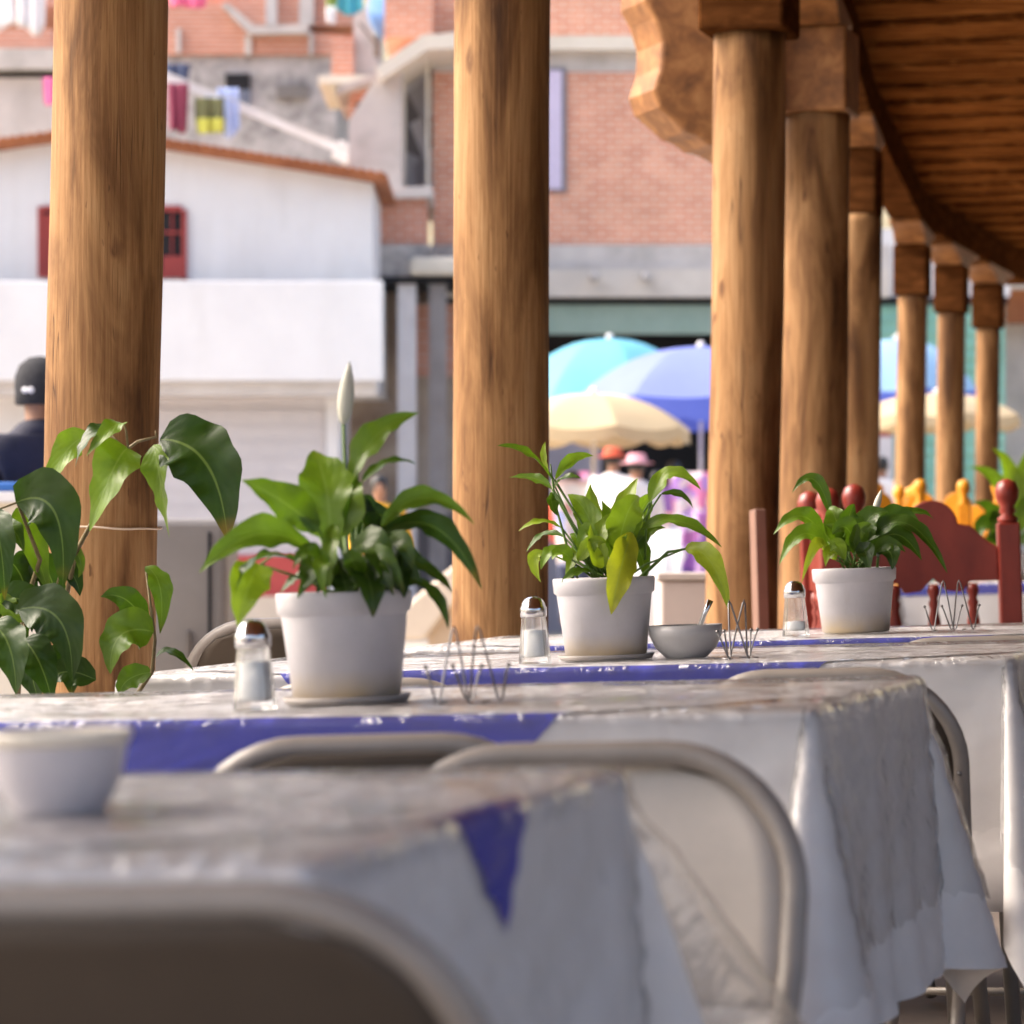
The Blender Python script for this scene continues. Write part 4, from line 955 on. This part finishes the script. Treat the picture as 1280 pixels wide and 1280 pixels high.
NAVY = m_mottle('navy_fabric', (.010, .010, .022), (.024, .024, .048), 6, .8, .2); BLK = m_mottle('black_knit', (.016, .016, .018), (.035, .035, .04), 60, .9, .4)
JEAN = m_mottle('jeans', (.03, .04, .08), (.06, .07, .12), 20, .9, .2)
YD = 12.5
person('person in a dark navy jacket and black beanie beside the thick left column', (PX(50, YD), YD, PZ(445, YD) - 1.742), R(180 + 25), NAVY, JEAN, 'beanie', hatcol=BLK)
t = thing('stall_counter', 'counter with a blue cover and white edge before the person in the beanie', 'counter', loc=(PX(20, 11.9), 11.9, -.15))
zt = PZ(604, 11.9) + .15
b = MB(); b.box((-.7, .15, zt - .055 - .0), (1.75, .5, .04)); b.build('edge_trim', WALLW, t, bevel=.004)
b = MB(); b.box((-.7, .15, zt - .016), (1.72, .48, .036)); b.build('cover', m_plain('blue_tarp', (.02, .12, .42), .5), t, bevel=.01)
b = MB(); b.box((-.7, .15, (zt - .076) / 2), (1.66, .42, zt - .076)); b.build('counter_body', CREAM, t)
GR = -.15
YEL = m_mottle('yellow_fabric', (.70, .33, .015), (.80, .42, .03), 5, .8, .1); PNK = m_mottle('pink_fabric', (.60, .25, .30), (.72, .38, .42), 5, .8, .1); WHT = m_mottle('white_fabric', (.68, .66, .66), (.76, .74, .74), 5, .8, .1)
REDC = m_mottle('red_fabric', (.50, .07, .03), (.60, .11, .05), 5, .8, .1); PURP = m_mottle('purple_fabric', (.25, .10, .36), (.36, .18, .48), 5, .8, .1)
Y = 29.0; person('person in a yellow top right of the tall white bud', (PX(474, Y), Y, PZ(596, Y) - 1.70), R(10), YEL, JEAN)
Y = 32.0; person('person with a red cap in the market shade', (PX(766, Y), Y, PZ(562, Y) - 1.70), R(150), WHT, JEAN, 'brim', hatcol=REDC)
Y = 31.0; person('person with a pale pink hat under the cream umbrella', (PX(796, Y), Y, PZ(570, Y) - 1.70), R(200), WHT, PURP, 'brim', hatcol=PNK)

for lab, x, yt, Y, rz, top_, hat_, hc_ in (('person in a red top among the market stalls', 716, 590, 34.0, 160, REDC, None, None), ('person in a purple top near the third log column', 842, 578, 33.0, 190, PURP, None, None),
        ('person in a white top seen between the far thin columns', 1102, 572, 36.0, 170, WHT, None, None), ('person in a pink top deep in the market shade', 822, 590, 37.0, 30, PNK, None, None)):
    person(lab, (PX(x, Y), Y, PZ(yt, Y) - 1.70), R(rz), top_, JEAN, hat_, hatcol=hc_)
# ------------------------------------------------------------------ market umbrellas and stalls
def umbrella(label, x, ytop, yrim, Rpx, Y, mat, mat2=None, val=.14, vm=None):
    z0 = GR; zt = PZ(ytop, Y); zr = PZ(yrim, Y); Rm = Rpx / F * Y; X = PX(x, Y)
    t = thing('market_umbrella', label, 'umbrella', (X, Y, z0), .2, 'market umbrellas')
    b = MB(); b.tube([(0, 0, 0), (0, 0, zt - z0)], .024, 10); b.build('pole', WHT, t)
    b = MB(); b.ball((0, 0, zt - z0 + .02), .05); b.build('finial', WHT, t)
    n = 8; rings = 9; seg = 64; vs = []
    def prof(i): f = i / rings; return Rm * f, (zt - zr) * (1 - f ** 2.3)
    def ringpt(k, i, dz=0):
        an = 2 * math.pi * k / seg; r, z = prof(i); ph = (an * n / (2 * math.pi)) % 1
        sag = 1 - .05 * math.sin(math.pi * ph) * (i / rings); 
        return (r * sag * math.cos(an), r * sag * math.sin(an), zr - z0 + z - .05 * math.sin(math.pi * ph) * (i / rings) ** 2 + dz)
    b = MB(); half = MB()
    for k in range(seg):
        tgt = half if (mat2 and int(k * n / seg) % 2) else b
        tgt.add([ringpt(k + q, i) for i in range(rings + 1) for q in (0, 1)], [(2 * i, 2 * i + 1, 2 * i + 3, 2 * i + 2) for i in range(rings)])
    b.build('canopy', mat, t, recalc=False)
    if mat2: half.build('canopy_panel', mat2, t, recalc=False)
    b = MB(); vp = []
    for k in range(seg + 1): vp.append(ringpt(k, rings, -.002))
    for k in range(seg + 1):
        q = ringpt(k, rings); ph = (k * n / seg) % 1; vp.append((q[0] * 1.005, q[1] * 1.005, q[2] - val * (.75 + .25 * abs(math.sin(math.pi * ph * 2)))))
    b.grid(vp, seg + 1, 2); b.build('valance', vm or mat, t, recalc=False)
    for k in range(n):
        an = 2 * math.pi * k / n
        b = MB(); b.tube([(0, 0, zr - z0 + .25 * (zt - zr)), (Rm * .55 * math.cos(an), Rm * .55 * math.sin(an), zr - z0 + .58 * (zt - zr))], .008, 5); b.build('rib', WIRE, t)
def m_fab(n, c):
    M = Mat(n, .7, .2); v = M.co((1, 1, 1)); cc = M.ramp(M.noise(v, 3, 4), [(.3, tuple(x * .92 for x in c)), (.7, c)]); M.color(cc)
    tr = M.n('ShaderNodeBsdfTranslucent'); M.l(cc, tr.inputs[0]); ms = M.n('ShaderNodeMixShader'); ms.inputs[0].default_value = .22
    M.l(M.b.outputs[0], ms.inputs[1]); M.l(tr.outputs[0], ms.inputs[2]); M.l(ms.outputs[0], M.out.inputs[0]); return M.m
CY = m_fab('cyan_canopy', (.16, .46, .62)); BL = m_fab('blue_canopy', (.12, .17, .62)); LV = m_fab('lavender_canopy', (.19, .24, .62)); CRM = m_fab('cream_canopy', (.54, .43, .27)); LB = m_fab('pale_blue_canopy', (.28, .46, .68))
umbrella('cyan market umbrella, highest of the group', 762, 424, 502, 135, 39, CY)
umbrella('blue and lavender striped market umbrella in front of the cyan one', 876, 434, 500, 160, 36, LV, None, .28, BL)
umbrella('cream market umbrella, lowest of the group', 742, 492, 536, 124, 33.5, CRM)
umbrella('pale blue market umbrella between the far thin log columns', 1122, 424, 490, 108, 40, LB, None, .14, BL)
umbrella('cream market umbrella behind the far thin log columns', 1172, 492, 520, 108, 37.5, CRM)

def hanging(label, x0, x1, y0, y1, Y, mat, cat='textile', grp=None, name='hanging_cloth', wav=.04):
    n, m = 14, 10; P = []; sd = x0 * .13
    for j in range(m):
        for i in range(n):
            u, v = i / (n - 1), j / (m - 1)
            dip = .12 * math.sin(u * math.pi) * v + .06 * math.sin(u * 7 + sd) * v
            P.append((PX(x0 + (x1 - x0) * (u + .10 * (v) * math.sin(sd) * (.5 - u) * 2), Y), Y + wav * math.sin(u * 13 + sd) * (.3 + v), PZ(y0, Y) + (PZ(y1, Y) - PZ(y0, Y)) * v * (1 + dip)))
    b = MB(); b.grid(P, n, m); o = b.build(name, mat, solid=.006); return tag(o, label, cat, grp)
PAT1 = m_patches('purple_pattern', [(.32, .14, .46), (.62, .40, .66), (.75, .70, .74), (.42, .16, .40), (.18, .10, .34)], 9)
PAT2 = m_patches('pink_pattern', [(.70, .22, .40), (.75, .60, .64), (.46, .26, .62), (.74, .70, .72)], 9)
PAT3 = m_patches('mixed_pattern', [(.66, .58, .56), (.55, .30, .26), (.70, .66, .64), (.30, .34, .55), (.62, .44, .40)], 7)
hanging('purple patterned textile hung left of the third log column', 852, 892, 640, 735, 30, PAT1, grp='textiles for sale')
hanging('pink patterned textile hung above the purple one', 838, 894, 590, 655, 31, PAT2, grp='textiles for sale')
hanging('pale mixed textile hung below the cream umbrella', 690, 760, 600, 700, 33, PAT3, grp='textiles for sale')
hanging('purple cloth beside the white draped market table', 756, 850, 640, 760, 32, PAT3, grp='textiles for sale')
hanging('orange cloth hung at the back of the market', 702, 722, 618, 690, 35, REDC, grp='textiles for sale')
hanging('white and pink textile beside the lilac pier', 724, 748, 590, 660, 36, PAT2, grp='textiles for sale')
hanging('yellow cloth hung behind the far thin columns', 1118, 1150, 600, 660, 34, YEL, grp='textiles for sale')
t = thing('market_table', 'market table draped in white behind the middle plant', 'table', (PX(800, 28), 28, GR))
zt = PZ(662, 28) - GR
b = MB(); b.box((.05, .3, zt - .02), (.62, .6, .04)); b.build('tabletop', WHT, t, bevel=.01)
P = []; n = 24
for j in range(2):
    for i in range(n):
        u = i / (n - 1); P.append((-.27 + .64 * u, -.012 - .03 * math.sin(u * 19) * (j == 1), zt - .002 - (zt - .05) * j))
b = MB(); b.grid(P, n, 2); b.build('drape', WHT, t, solid=.006)
b = MB(); b.box((.05, .35, zt / 2), (.5, .4, zt - .06)); b.build('trestle', GREYM, t)
# beige tarp-covered stall right of the first pot
t = thing('covered_stall', 'stall covered by a sloping beige tarp left of the second log column', 'stall', (PX(545, 24), 24, GR))
px = lambda x: PX(x, 24) - PX(545, 24); pz = lambda y: PZ(y, 24) - GR
b = MB(); b.prism([(px(480), 0, pz(800)), (px(512), 0, pz(752)), (px(575), 0, pz(700)), (px(640), 0, pz(690)), (px(640), 0, pz(730)), (px(560), 0, pz(760)), (px(530), 0, pz(800))], (.1, 1.2, 0)); b.build('tarp', m_mottle('beige_tarp', (.56, .46, .36), (.68, .58, .46), 2, .8, .2), t, bevel=.03)
b = MB(); b.prism([(px(535), .1, pz(760)), (px(640), .1, pz(738)), (px(640), .1, .0), (px(535), .1, .0)], (.1, .9, 0)); b.build('crate', m_mottle('light_wood', (.45, .33, .22), (.6, .46, .32), 3, .8, .2), t)

# ------------------------------------------------------------------ white house with the parapet
Y = 42.0
h = thing('white_house', 'white plastered house with terracotta eaves and a balcony parapet', 'house', (0, 0, 0))
def wpx(pts, Y): return [W(x, y, Y) for x, y in pts]
b = MB(); b.prism(wpx([(-260, 480), (-260, 230), (20, 186), (110, 172), (205, 187), (340, 208), (466, 229), (466, 480)], Y), (0, 5, 0)); b.build('wall', WALLW, h)
b = MB()
for (x0, y0), (x1, y1) in zip([(-280, 214), (110, 164)], [(110, 164), (484, 222)]):
    b.prism(wpx([(x0, y0 - 4), (x1, y1 - 4), (x1, y1 + 5), (x0, y0 + 5)], Y - .35), (0, 5.6, 0))
b.build('roof_edge', TILE, h)
b = MB()
for k in range(44):
    x = -20 + k * 11.5
    y = np.interp(x, [-280, 110, 484], [214, 164, 222]) - 4
    p = W(x, y, Y - .42); b.tube([p, p + Vector((0, 1.2, .12))], .035, 8)
b.build('roof_tiles', TILE, h)
Yp = Y - .9
b = MB(); b.boxpx(-280, 479, 351, 476, Yp, .15); b.build('parapet', WALLW, h, bevel=.02)
b = MB(); b.boxpx(-280, 470, 478, 494, Yp + .16, .75); b.build('balcony_slab', m_mottle('slab_edge', (.50, .47, .45), (.60, .57, .55), 2, .8, .1), h)
b = MB(); b.boxpx(-280, 418, 494, 800, Y, 4); b.build('lower_wall', WALLW, h)
b = MB(); b.boxpx(407, 424, 492, 800, Y - .12, .3); b.build('pilaster', WALLW, h)
b = MB(); b.boxpx(190, 406, 510, 694, Y - .05, .04)
for k in range(9): b.boxpx(190, 406, 512 + k * 20, 513.2 + k * 20, Y - .06, .01)
b.build('garage_door', WALLL, h)
b = MB(); b.boxpx(186, 410, 494, 509, Y - .10, .10); b.build('lintel', WALLL, h)
b = MB(); b.boxpx(-280, 406, 694, 746, Y - .14, .14); b.build('plinth', REDW, h)
b = MB(); b.boxpx(-280, 420, 746, 800, Y - .7, .6); b.build('step', m_mottle('step_stone', (.55, .46, .37), (.64, .55, .45), 2, .9, .2), h)
w = MB()
for x0, x1, y0, y1 in ((47, 53, 258, 346), (227, 233, 262, 349), (53, 227, 340, 347), (53, 227, 257, 264)): w.boxpx(x0, x1, y0, y1, Y - .06, .06)
fr = w.build('window', REDF, h)
b = MB(); b.boxpx(53, 227, 264, 340, Y - .015, .012); b.build('pane', DARK, fr)
b = MB(); b.boxpx(53, 120, 268, 340, Y - .035, .015); b.build('shutter', REDF, fr)
b = MB()
b.boxpx(203, 227, 320, 341, Y - .05, .03); b.boxpx(214, 216, 264, 320, Y - .05, .03); b.boxpx(203, 227, 289, 292, Y - .055, .03); b.build('glazing_bar', REDF, fr)

# ------------------------------------------------------------------ brick building with shops
Y = 46.0
bb = thing('brick_building', 'pink brick building with concrete bands and green roller shutters', 'building', (0, 0, 0))
b = MB(); b.boxpx(541, 1100, 90, 306, Y, 6); b.build('wall', BRICK, bb)
b = MB(); b.boxpx(541, 1100, -25, 44, Y + .05, 6); b.build('upper_wall', BRICK, bb)
b = MB(); b.boxpx(569, 1110, 44, 62, Y - .25, 6); b.build('slab', CREAM, bb)
b = MB(); b.boxpx(541, 1100, 62, 90, Y - .02, 5.9); b.build('ring_beam', CONC, bb)
b = MB(); b.boxpx(541, 1112, 306, 336, Y - .1, 5.9); b.build('floor_band', CONC, bb)
b = MB(); b.boxpx(541, 1112, 336, 371, Y - .3, 6); b.build('canopy_slab', m_mottle('pale_concrete', (.50, .46, .42), (.62, .58, .53), 1.5, .9, .2), bb)
for x in (742, 806, 1060):
    p = W(x, 345, Y - .3); b = MB(); b.tube([p, p + Vector((0, -.5, -.06))], .07, 10); b.build('drain_spout', CONCD, bb)
b = MB(); b.boxpx(541, 1260, 371, 380, Y - .1, .3); b.build('shadow_gap', DARK, bb)
b = MB(); b.boxpx(541, 900, 380, 417, Y - .02, .2)
for k in range(5): b.boxpx(541, 900, 383 + 7 * k, 384.2 + 7 * k, Y - .05, .03)
b.build('shutter', GREENS, bb)
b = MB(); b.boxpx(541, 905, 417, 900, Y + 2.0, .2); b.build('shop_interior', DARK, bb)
b = MB(); b.boxpx(683, 752, 545, 830, Y - .1, 1.8); b.build('shop_pier', m_mottle('lilac_wall', (.26, .24, .28), (.32, .30, .34), 2, .8, .1), bb)
b = MB(); b.boxpx(905, 1086, 380, 830, Y - .05, 2); b.build('shop_wall', CONC, bb)
fr = MB(); fr.boxpx(686, 708, 84, 240, Y - .05, .06); fr = fr.build('window', m_plain('grey_frame', (.22, .21, .24), .6), bb)
b = MB(); b.boxpx(684, 702, 88, 236, Y - .09, .03); b.build('curtain', m_plain('lilac_curtain', (.62, .56, .74), .8), fr)
# right hand shop with tall green shutter
b = MB(); b.boxpx(1086, 1256, 380, 790, Y - .02, .3)
for k in range(27): b.boxpx(1086, 1256, 384 + 15 * k, 387 + 15 * k, Y - .07, .05)
b.build('tall_shutter', GREEND, bb)
b = MB(); b.boxpx(1100, 1262, 286, 371, Y - .05, 4); b.build('side_wall', WALLW, bb)
b = MB(); b.boxpx(1092, 1116, 536, 680, Y - .3, .2); b.build('door_frame', REDF, bb)
b = MB(); b.boxpx(1098, 1116, 546, 680, Y - .33, .03); b.build('door_glass', WALLL, bb)
# left wing
b = MB(); b.prism(wpx([(436, 300), (436, 150), (468, 100), (502, 80), (502, 300)], Y - 1.2), (0, 5, 0)); b.build('corner_pillar', CONC, bb)
b = MB(); b.prism(wpx([(470, 84), (528, 44), (572, 40), (572, 60), (534, 62), (476, 100)], Y - 1.6), (0, 3, 0)); b.build('eave_slab', CREAM, bb)
b = MB(); b.boxpx(480, 541, -25, 46, Y - .6, 5); b.build('parapet_wall', BRICKR, bb)
b = MB(); b.boxpx(502, 541, 62, 250, Y + .3, 3); b.build('recess', m_patches('painted_reflections', [(.24, .23, .24), (.36, .36, .38), (.16, .15, .15), (.50, .50, .52)], 2.2), bb)  # window reflections painted as flat grey patches
b = MB(); b.boxpx(502, 507, 64, 240, Y - .5, .1); b.boxpx(532, 537, 64, 240, Y - .5, .1); b.build('window', CREAM, bb)
b = MB(); b.prism(wpx([(440, 306), (440, 262), (468, 248), (532, 248), (532, 306)], Y - 1.5), (0, 1.4, 0)); b.build('balcony', BRICKR, bb)
b = MB(); b.prism(wpx([(440, 262), (440, 254), (468, 236), (540, 232), (540, 246), (468, 248)], Y - 1.7), (0, 1.7, 0)); b.build('balcony_rail', CONC, bb)
b = MB(); b.boxpx(440, 541, 306, 346, Y - 1.6, 1.5); b.build('balcony_base', CONCD, bb)
b = MB(); b.boxpx(512, 590, 321, 343, Y - 1.9, 1.7); b.build('awning_slab', CREAM, bb, bevel=.06)
b = MB(); b.boxpx(440, 600, 346, 354, Y - 1.7, 1.6); b.build('soffit', DARK, bb)
for x0, x1, m in ((497, 520, POSTM), (536, 558, m_mottle('grey_post', (.20, .18, .18), (.30, .28, .28), 2, .8, .1))):
    b = MB(); b.boxpx(x0, x1, 354, 820, Y - 1.6, .3); b.build('post', m, bb)
b = MB(); b.boxpx(424, 641, 356, 820, Y + .5, .3); b.build('porch_wall', m_mottle('old_wall', (.18, .12, .10), (.40, .33, .27), 1.2, .9, .2, c3=(.50, .44, .38)), bb)
for x0, x1 in ((520, 536), (558, 590)):
    b = MB(); b.boxpx(x0, x1, 380, 470, Y - .1, .2); b.build('brick_panel', BRICKR, bb)
b = MB(); b.boxpx(522, 600, 640, 745, Y - 1.5, .6); b.build('porch_base', m_plain('dim_grey', (.12, .11, .12), .8), bb)
# far right house with tiled roof
Y = 48.0
fh = thing('tiled_house', 'pale house with a terracotta tiled roof at the far right', 'house', (0, 0, 0))
b = MB(); b.boxpx(1252, 1420, 396, 860, Y, 5); b.build('wall', CONC, fh)
b = MB(); b.prism(wpx([(1246, 402), (1246, 372), (1300, 330), (1440, 330), (1440, 402)], Y - .5), (0, 6, 0)); b.build('roof', TILE, fh)
b = MB(); b.boxpx(1240, 1440, 352, 360, Y - .8, .4); b.build('fascia', CREAM, fh)
b = MB(); b.boxpx(1270, 1440, 180, 330, Y + 2, 4); b.build('upper_wall', WALLW, fh)

# ------------------------------------------------------------------ houses on the slope behind
Y = 58.0
hill = MB(); n = 24
P = [(-60 + 120 * i / (n - 1), 52 + 60 * j / (n - 1), -.2 + (0 if j < 1 else 1.1 * j) + .4 * mnoise.noise(Vector((i * .6, j * .6, 3)))) for j in range(n) for i in range(n)]
tag(hill.grid(P, n, n).build('hillside', m_mottle('hillside_soil', (.20, .17, .10), (.32, .28, .18), .4, .9, .3)), 'dry slope rising behind the houses', 'hillside', kind='structure')
b1 = thing('block_house', 'unfinished brick and concrete block house above the white house', 'house', (0, 0, 0))
b = MB(); b.boxpx(-60, 420, 66, 260, Y, 5); b.build('block_wall', CONCD, b1)
b = MB(); b.prism(wpx([(204, 68), (204, 6), (276, 6), (312, 42), (418, 42), (418, 68)], Y - .1), (0, 5, 0)); b.build('brick_band', BRICKR, b1)
b = MB(); b.prism(wpx([(276, 6), (284, 2), (318, 32), (384, 30), (384, 41), (312, 42)], Y - .4), (0, 4, 0)); b.build('stair_slab', CONC, b1)
b = MB(); b.boxpx(284, 440, -25, 31, Y + .8, 5); b.build('upper_wall', BRICKR, b1)
for x0, x1 in ((332, 346), (374, 392)):
    b = MB(); b.boxpx(x0, x1, -25, 30, Y + .6, .3); b.build('post', CONC, b1)
b = MB(); b.boxpx(282, 312, 92, 112, Y - .12, .14); b.build('window', DARK, b1)
b = MB(); b.boxpx(294, 312, 112, 138, Y - .12, .14); b.build('door', m_plain('blue_grey', (.14, .16, .22), .7), b1)
b = MB(); b.boxpx(346, 384, 106, 122, Y - .12, .14); b.build('vent_panel', GREYM, b1)
for x0, x1, y0, y1 in ((220, 226, 36, 66), (306, 314, 44, 68), (386, 392, 40, 68)):
    b = MB(); b.boxpx(x0, x1, y0, y1, Y - .2, .12); b.build('tie_column', CONC, b1)
b = MB(); b.boxpx(-60, 66, 36, 60, Y - .3, .4); b.build('terrace_band', BRICKR, b1)
b = MB(); b.boxpx(-60, 80, 60, 86, Y - .6, .5); b.build('terrace_slab', CONC, b1)
b = MB(); b.boxpx(-60, 80, 86, 97, Y - .25, .2); b.build('gap', DARK, b1)
b = MB(); b.boxpx(-60, 80, 97, 200, Y - .35, .3); b.build('lower_wall', m_mottle('pinkish_plaster', (.46, .42, .40), (.62, .57, .55), 1.4, .9, .2), b1)
b = MB(); b.boxpx(-60, 290, -25, 8, Y + 1.5, 5); b.build('rear_wall', BRICKR, b1)
# small brick annex right of it
b2 = thing('brick_annex', 'narrow orange brick annex between block house and brick building', 'house', (0, 0, 0))
b = MB(); b.boxpx(414, 442, 44, 96, 52, 3); b.build('upper_wall', BRICKR, b2)
b = MB(); b.boxpx(398, 470, 94, 104, 51.6, 3); b.build('slab', CREAM, b2)
b = MB(); b.prism(wpx([(420, 118), (420, 108), (470, 92), (476, 100)], 51), (0, 3, 0)); b.build('eave', CONCD, b2)
b = MB(); b.boxpx(436, 466, 110, 230, 51.4, 3); b.build('wall', BRICKR, b2)
b = MB(); b.boxpx(446, 452, 128, 192, 51.36, .05); b.build('slit_window', DARK, b2)
b = MB(); b.boxpx(442, 470, 10, 94, 52.2, 3); b.build('pier', CONC, b2)
# white hand rail on the block house stair
b = MB(); b.beam(W(150, 72, 50), W(440, 192, 50), .12, .14); b.beam(W(420, 186, 50), W(438, 196, 50), .3, .3)
tag(b.build('handrail', WALLW), 'sloping white rail above the roof of the white house', 'rail')
# satellite dish
t = thing('satellite_dish', 'blue dish on the roof left of the second log column', 'dish', (PX(470, 50), 50, PZ(62, 50)))
b = MB(); rr = 34 / F * 50
pts = [(max(1e-4, rr * i / 8), .22 * (i / 8) ** 2) for i in range(9)]
b.lathe(pts, 28); Mr = Matrix.Rotation(R(72), 3, 'X') @ Matrix.Rotation(R(0), 3, 'Y'); b.v = [tuple(Matrix.Rotation(R(55), 3, 'Z') @ (Mr @ Vector(q)) + Vector((0, 0, .4))) for q in b.v]
b.build('reflector', m_plain('blue_dish', (.22, .42, .74), .5), t, recalc=False, solid=.02)
b = MB(); b.tube([(0, .1, -.1), (0, .1, .4)], .05, 8); b.build('mast', GREYM, t)
b = MB(); b.tube([(0, .05, .1), (-.25, -.5, .35)], .025, 8); b.build('feed_arm', GREYM, t)
# laundry
LA = 'laundry on the lines'
hanging('maroon garment hung below the white rail', 209, 236, 104, 160, 49.6, m_plain('maroon', (.22, .035, .075), .8), 'laundry', LA, 'laundry_cloth')
hanging('olive cloth with yellow hem hung below the white rail', 243, 280, 122, 152, 49.6, m_plain('olive', (.13, .14, .06), .8), 'laundry', LA, 'laundry_cloth')
hanging('yellow green cloth hung under the olive one', 245, 281, 148, 165, 49.5, m_plain('lime', (.45, .46, .07), .8), 'laundry', LA, 'laundry_cloth')
hanging('light blue cloth hung right of the olive one', 272, 298, 110, 164, 49.8, m_plain('light_blue', (.40, .50, .80), .8), 'laundry', LA, 'laundry_cloth')
hanging('dark navy cloth hung above the maroon garment', 204, 238, 80, 100, 50.5, m_plain('dark_blue', (.06, .08, .15), .8), 'laundry', LA, 'laundry_cloth')
hanging('pink cloth left of the thick left column', 53, 84, 97, 128, 49.8, m_plain('hot_pink', (.72, .16, .36), .8), 'laundry', LA, 'laundry_cloth')
hanging('bright pink cloth at the very top of the picture', 208, 262, -30, 6, 55, m_plain('rose', (.74, .14, .28), .8), 'laundry', LA, 'laundry_cloth')
hanging('white sheet in the upper left corner', -60, 14, -60, 34, 55, m_plain('white_sheet', (.80, .80, .82), .8), 'laundry', LA, 'laundry_cloth')
hanging('white sheet next to the thick left column at the top', 20, 58, -60, 32, 55, m_plain('white_sheet_b', (.80, .80, .82), .8), 'laundry', LA, 'laundry_cloth')
hanging('teal cloth left of the blue dish', 424, 452, -20, 14, 50, m_plain('teal', (.06, .34, .42), .8), 'laundry', LA, 'laundry_cloth')
hanging('green cloth left of the teal one', 408, 424, -30, 8, 50.2, m_plain('green_cloth', (.26, .36, .08), .8), 'laundry', LA, 'laundry_cloth')
hanging('white cloth below the green one', 408, 420, 8, 28, 50.1, m_plain('white_cloth_b', (.78, .78, .8), .8), 'laundry', LA, 'laundry_cloth')
b = MB(); b.tube([W(150, 70, 49.7), W(240, 104, 49.7), W(330, 140, 49.7), W(440, 190, 49.7)], .012, 6)
tag(b.build('washing_line', m_plain('line_grey', (.5, .5, .5), .7)), 'thin washing line along the white rail', 'washing line')
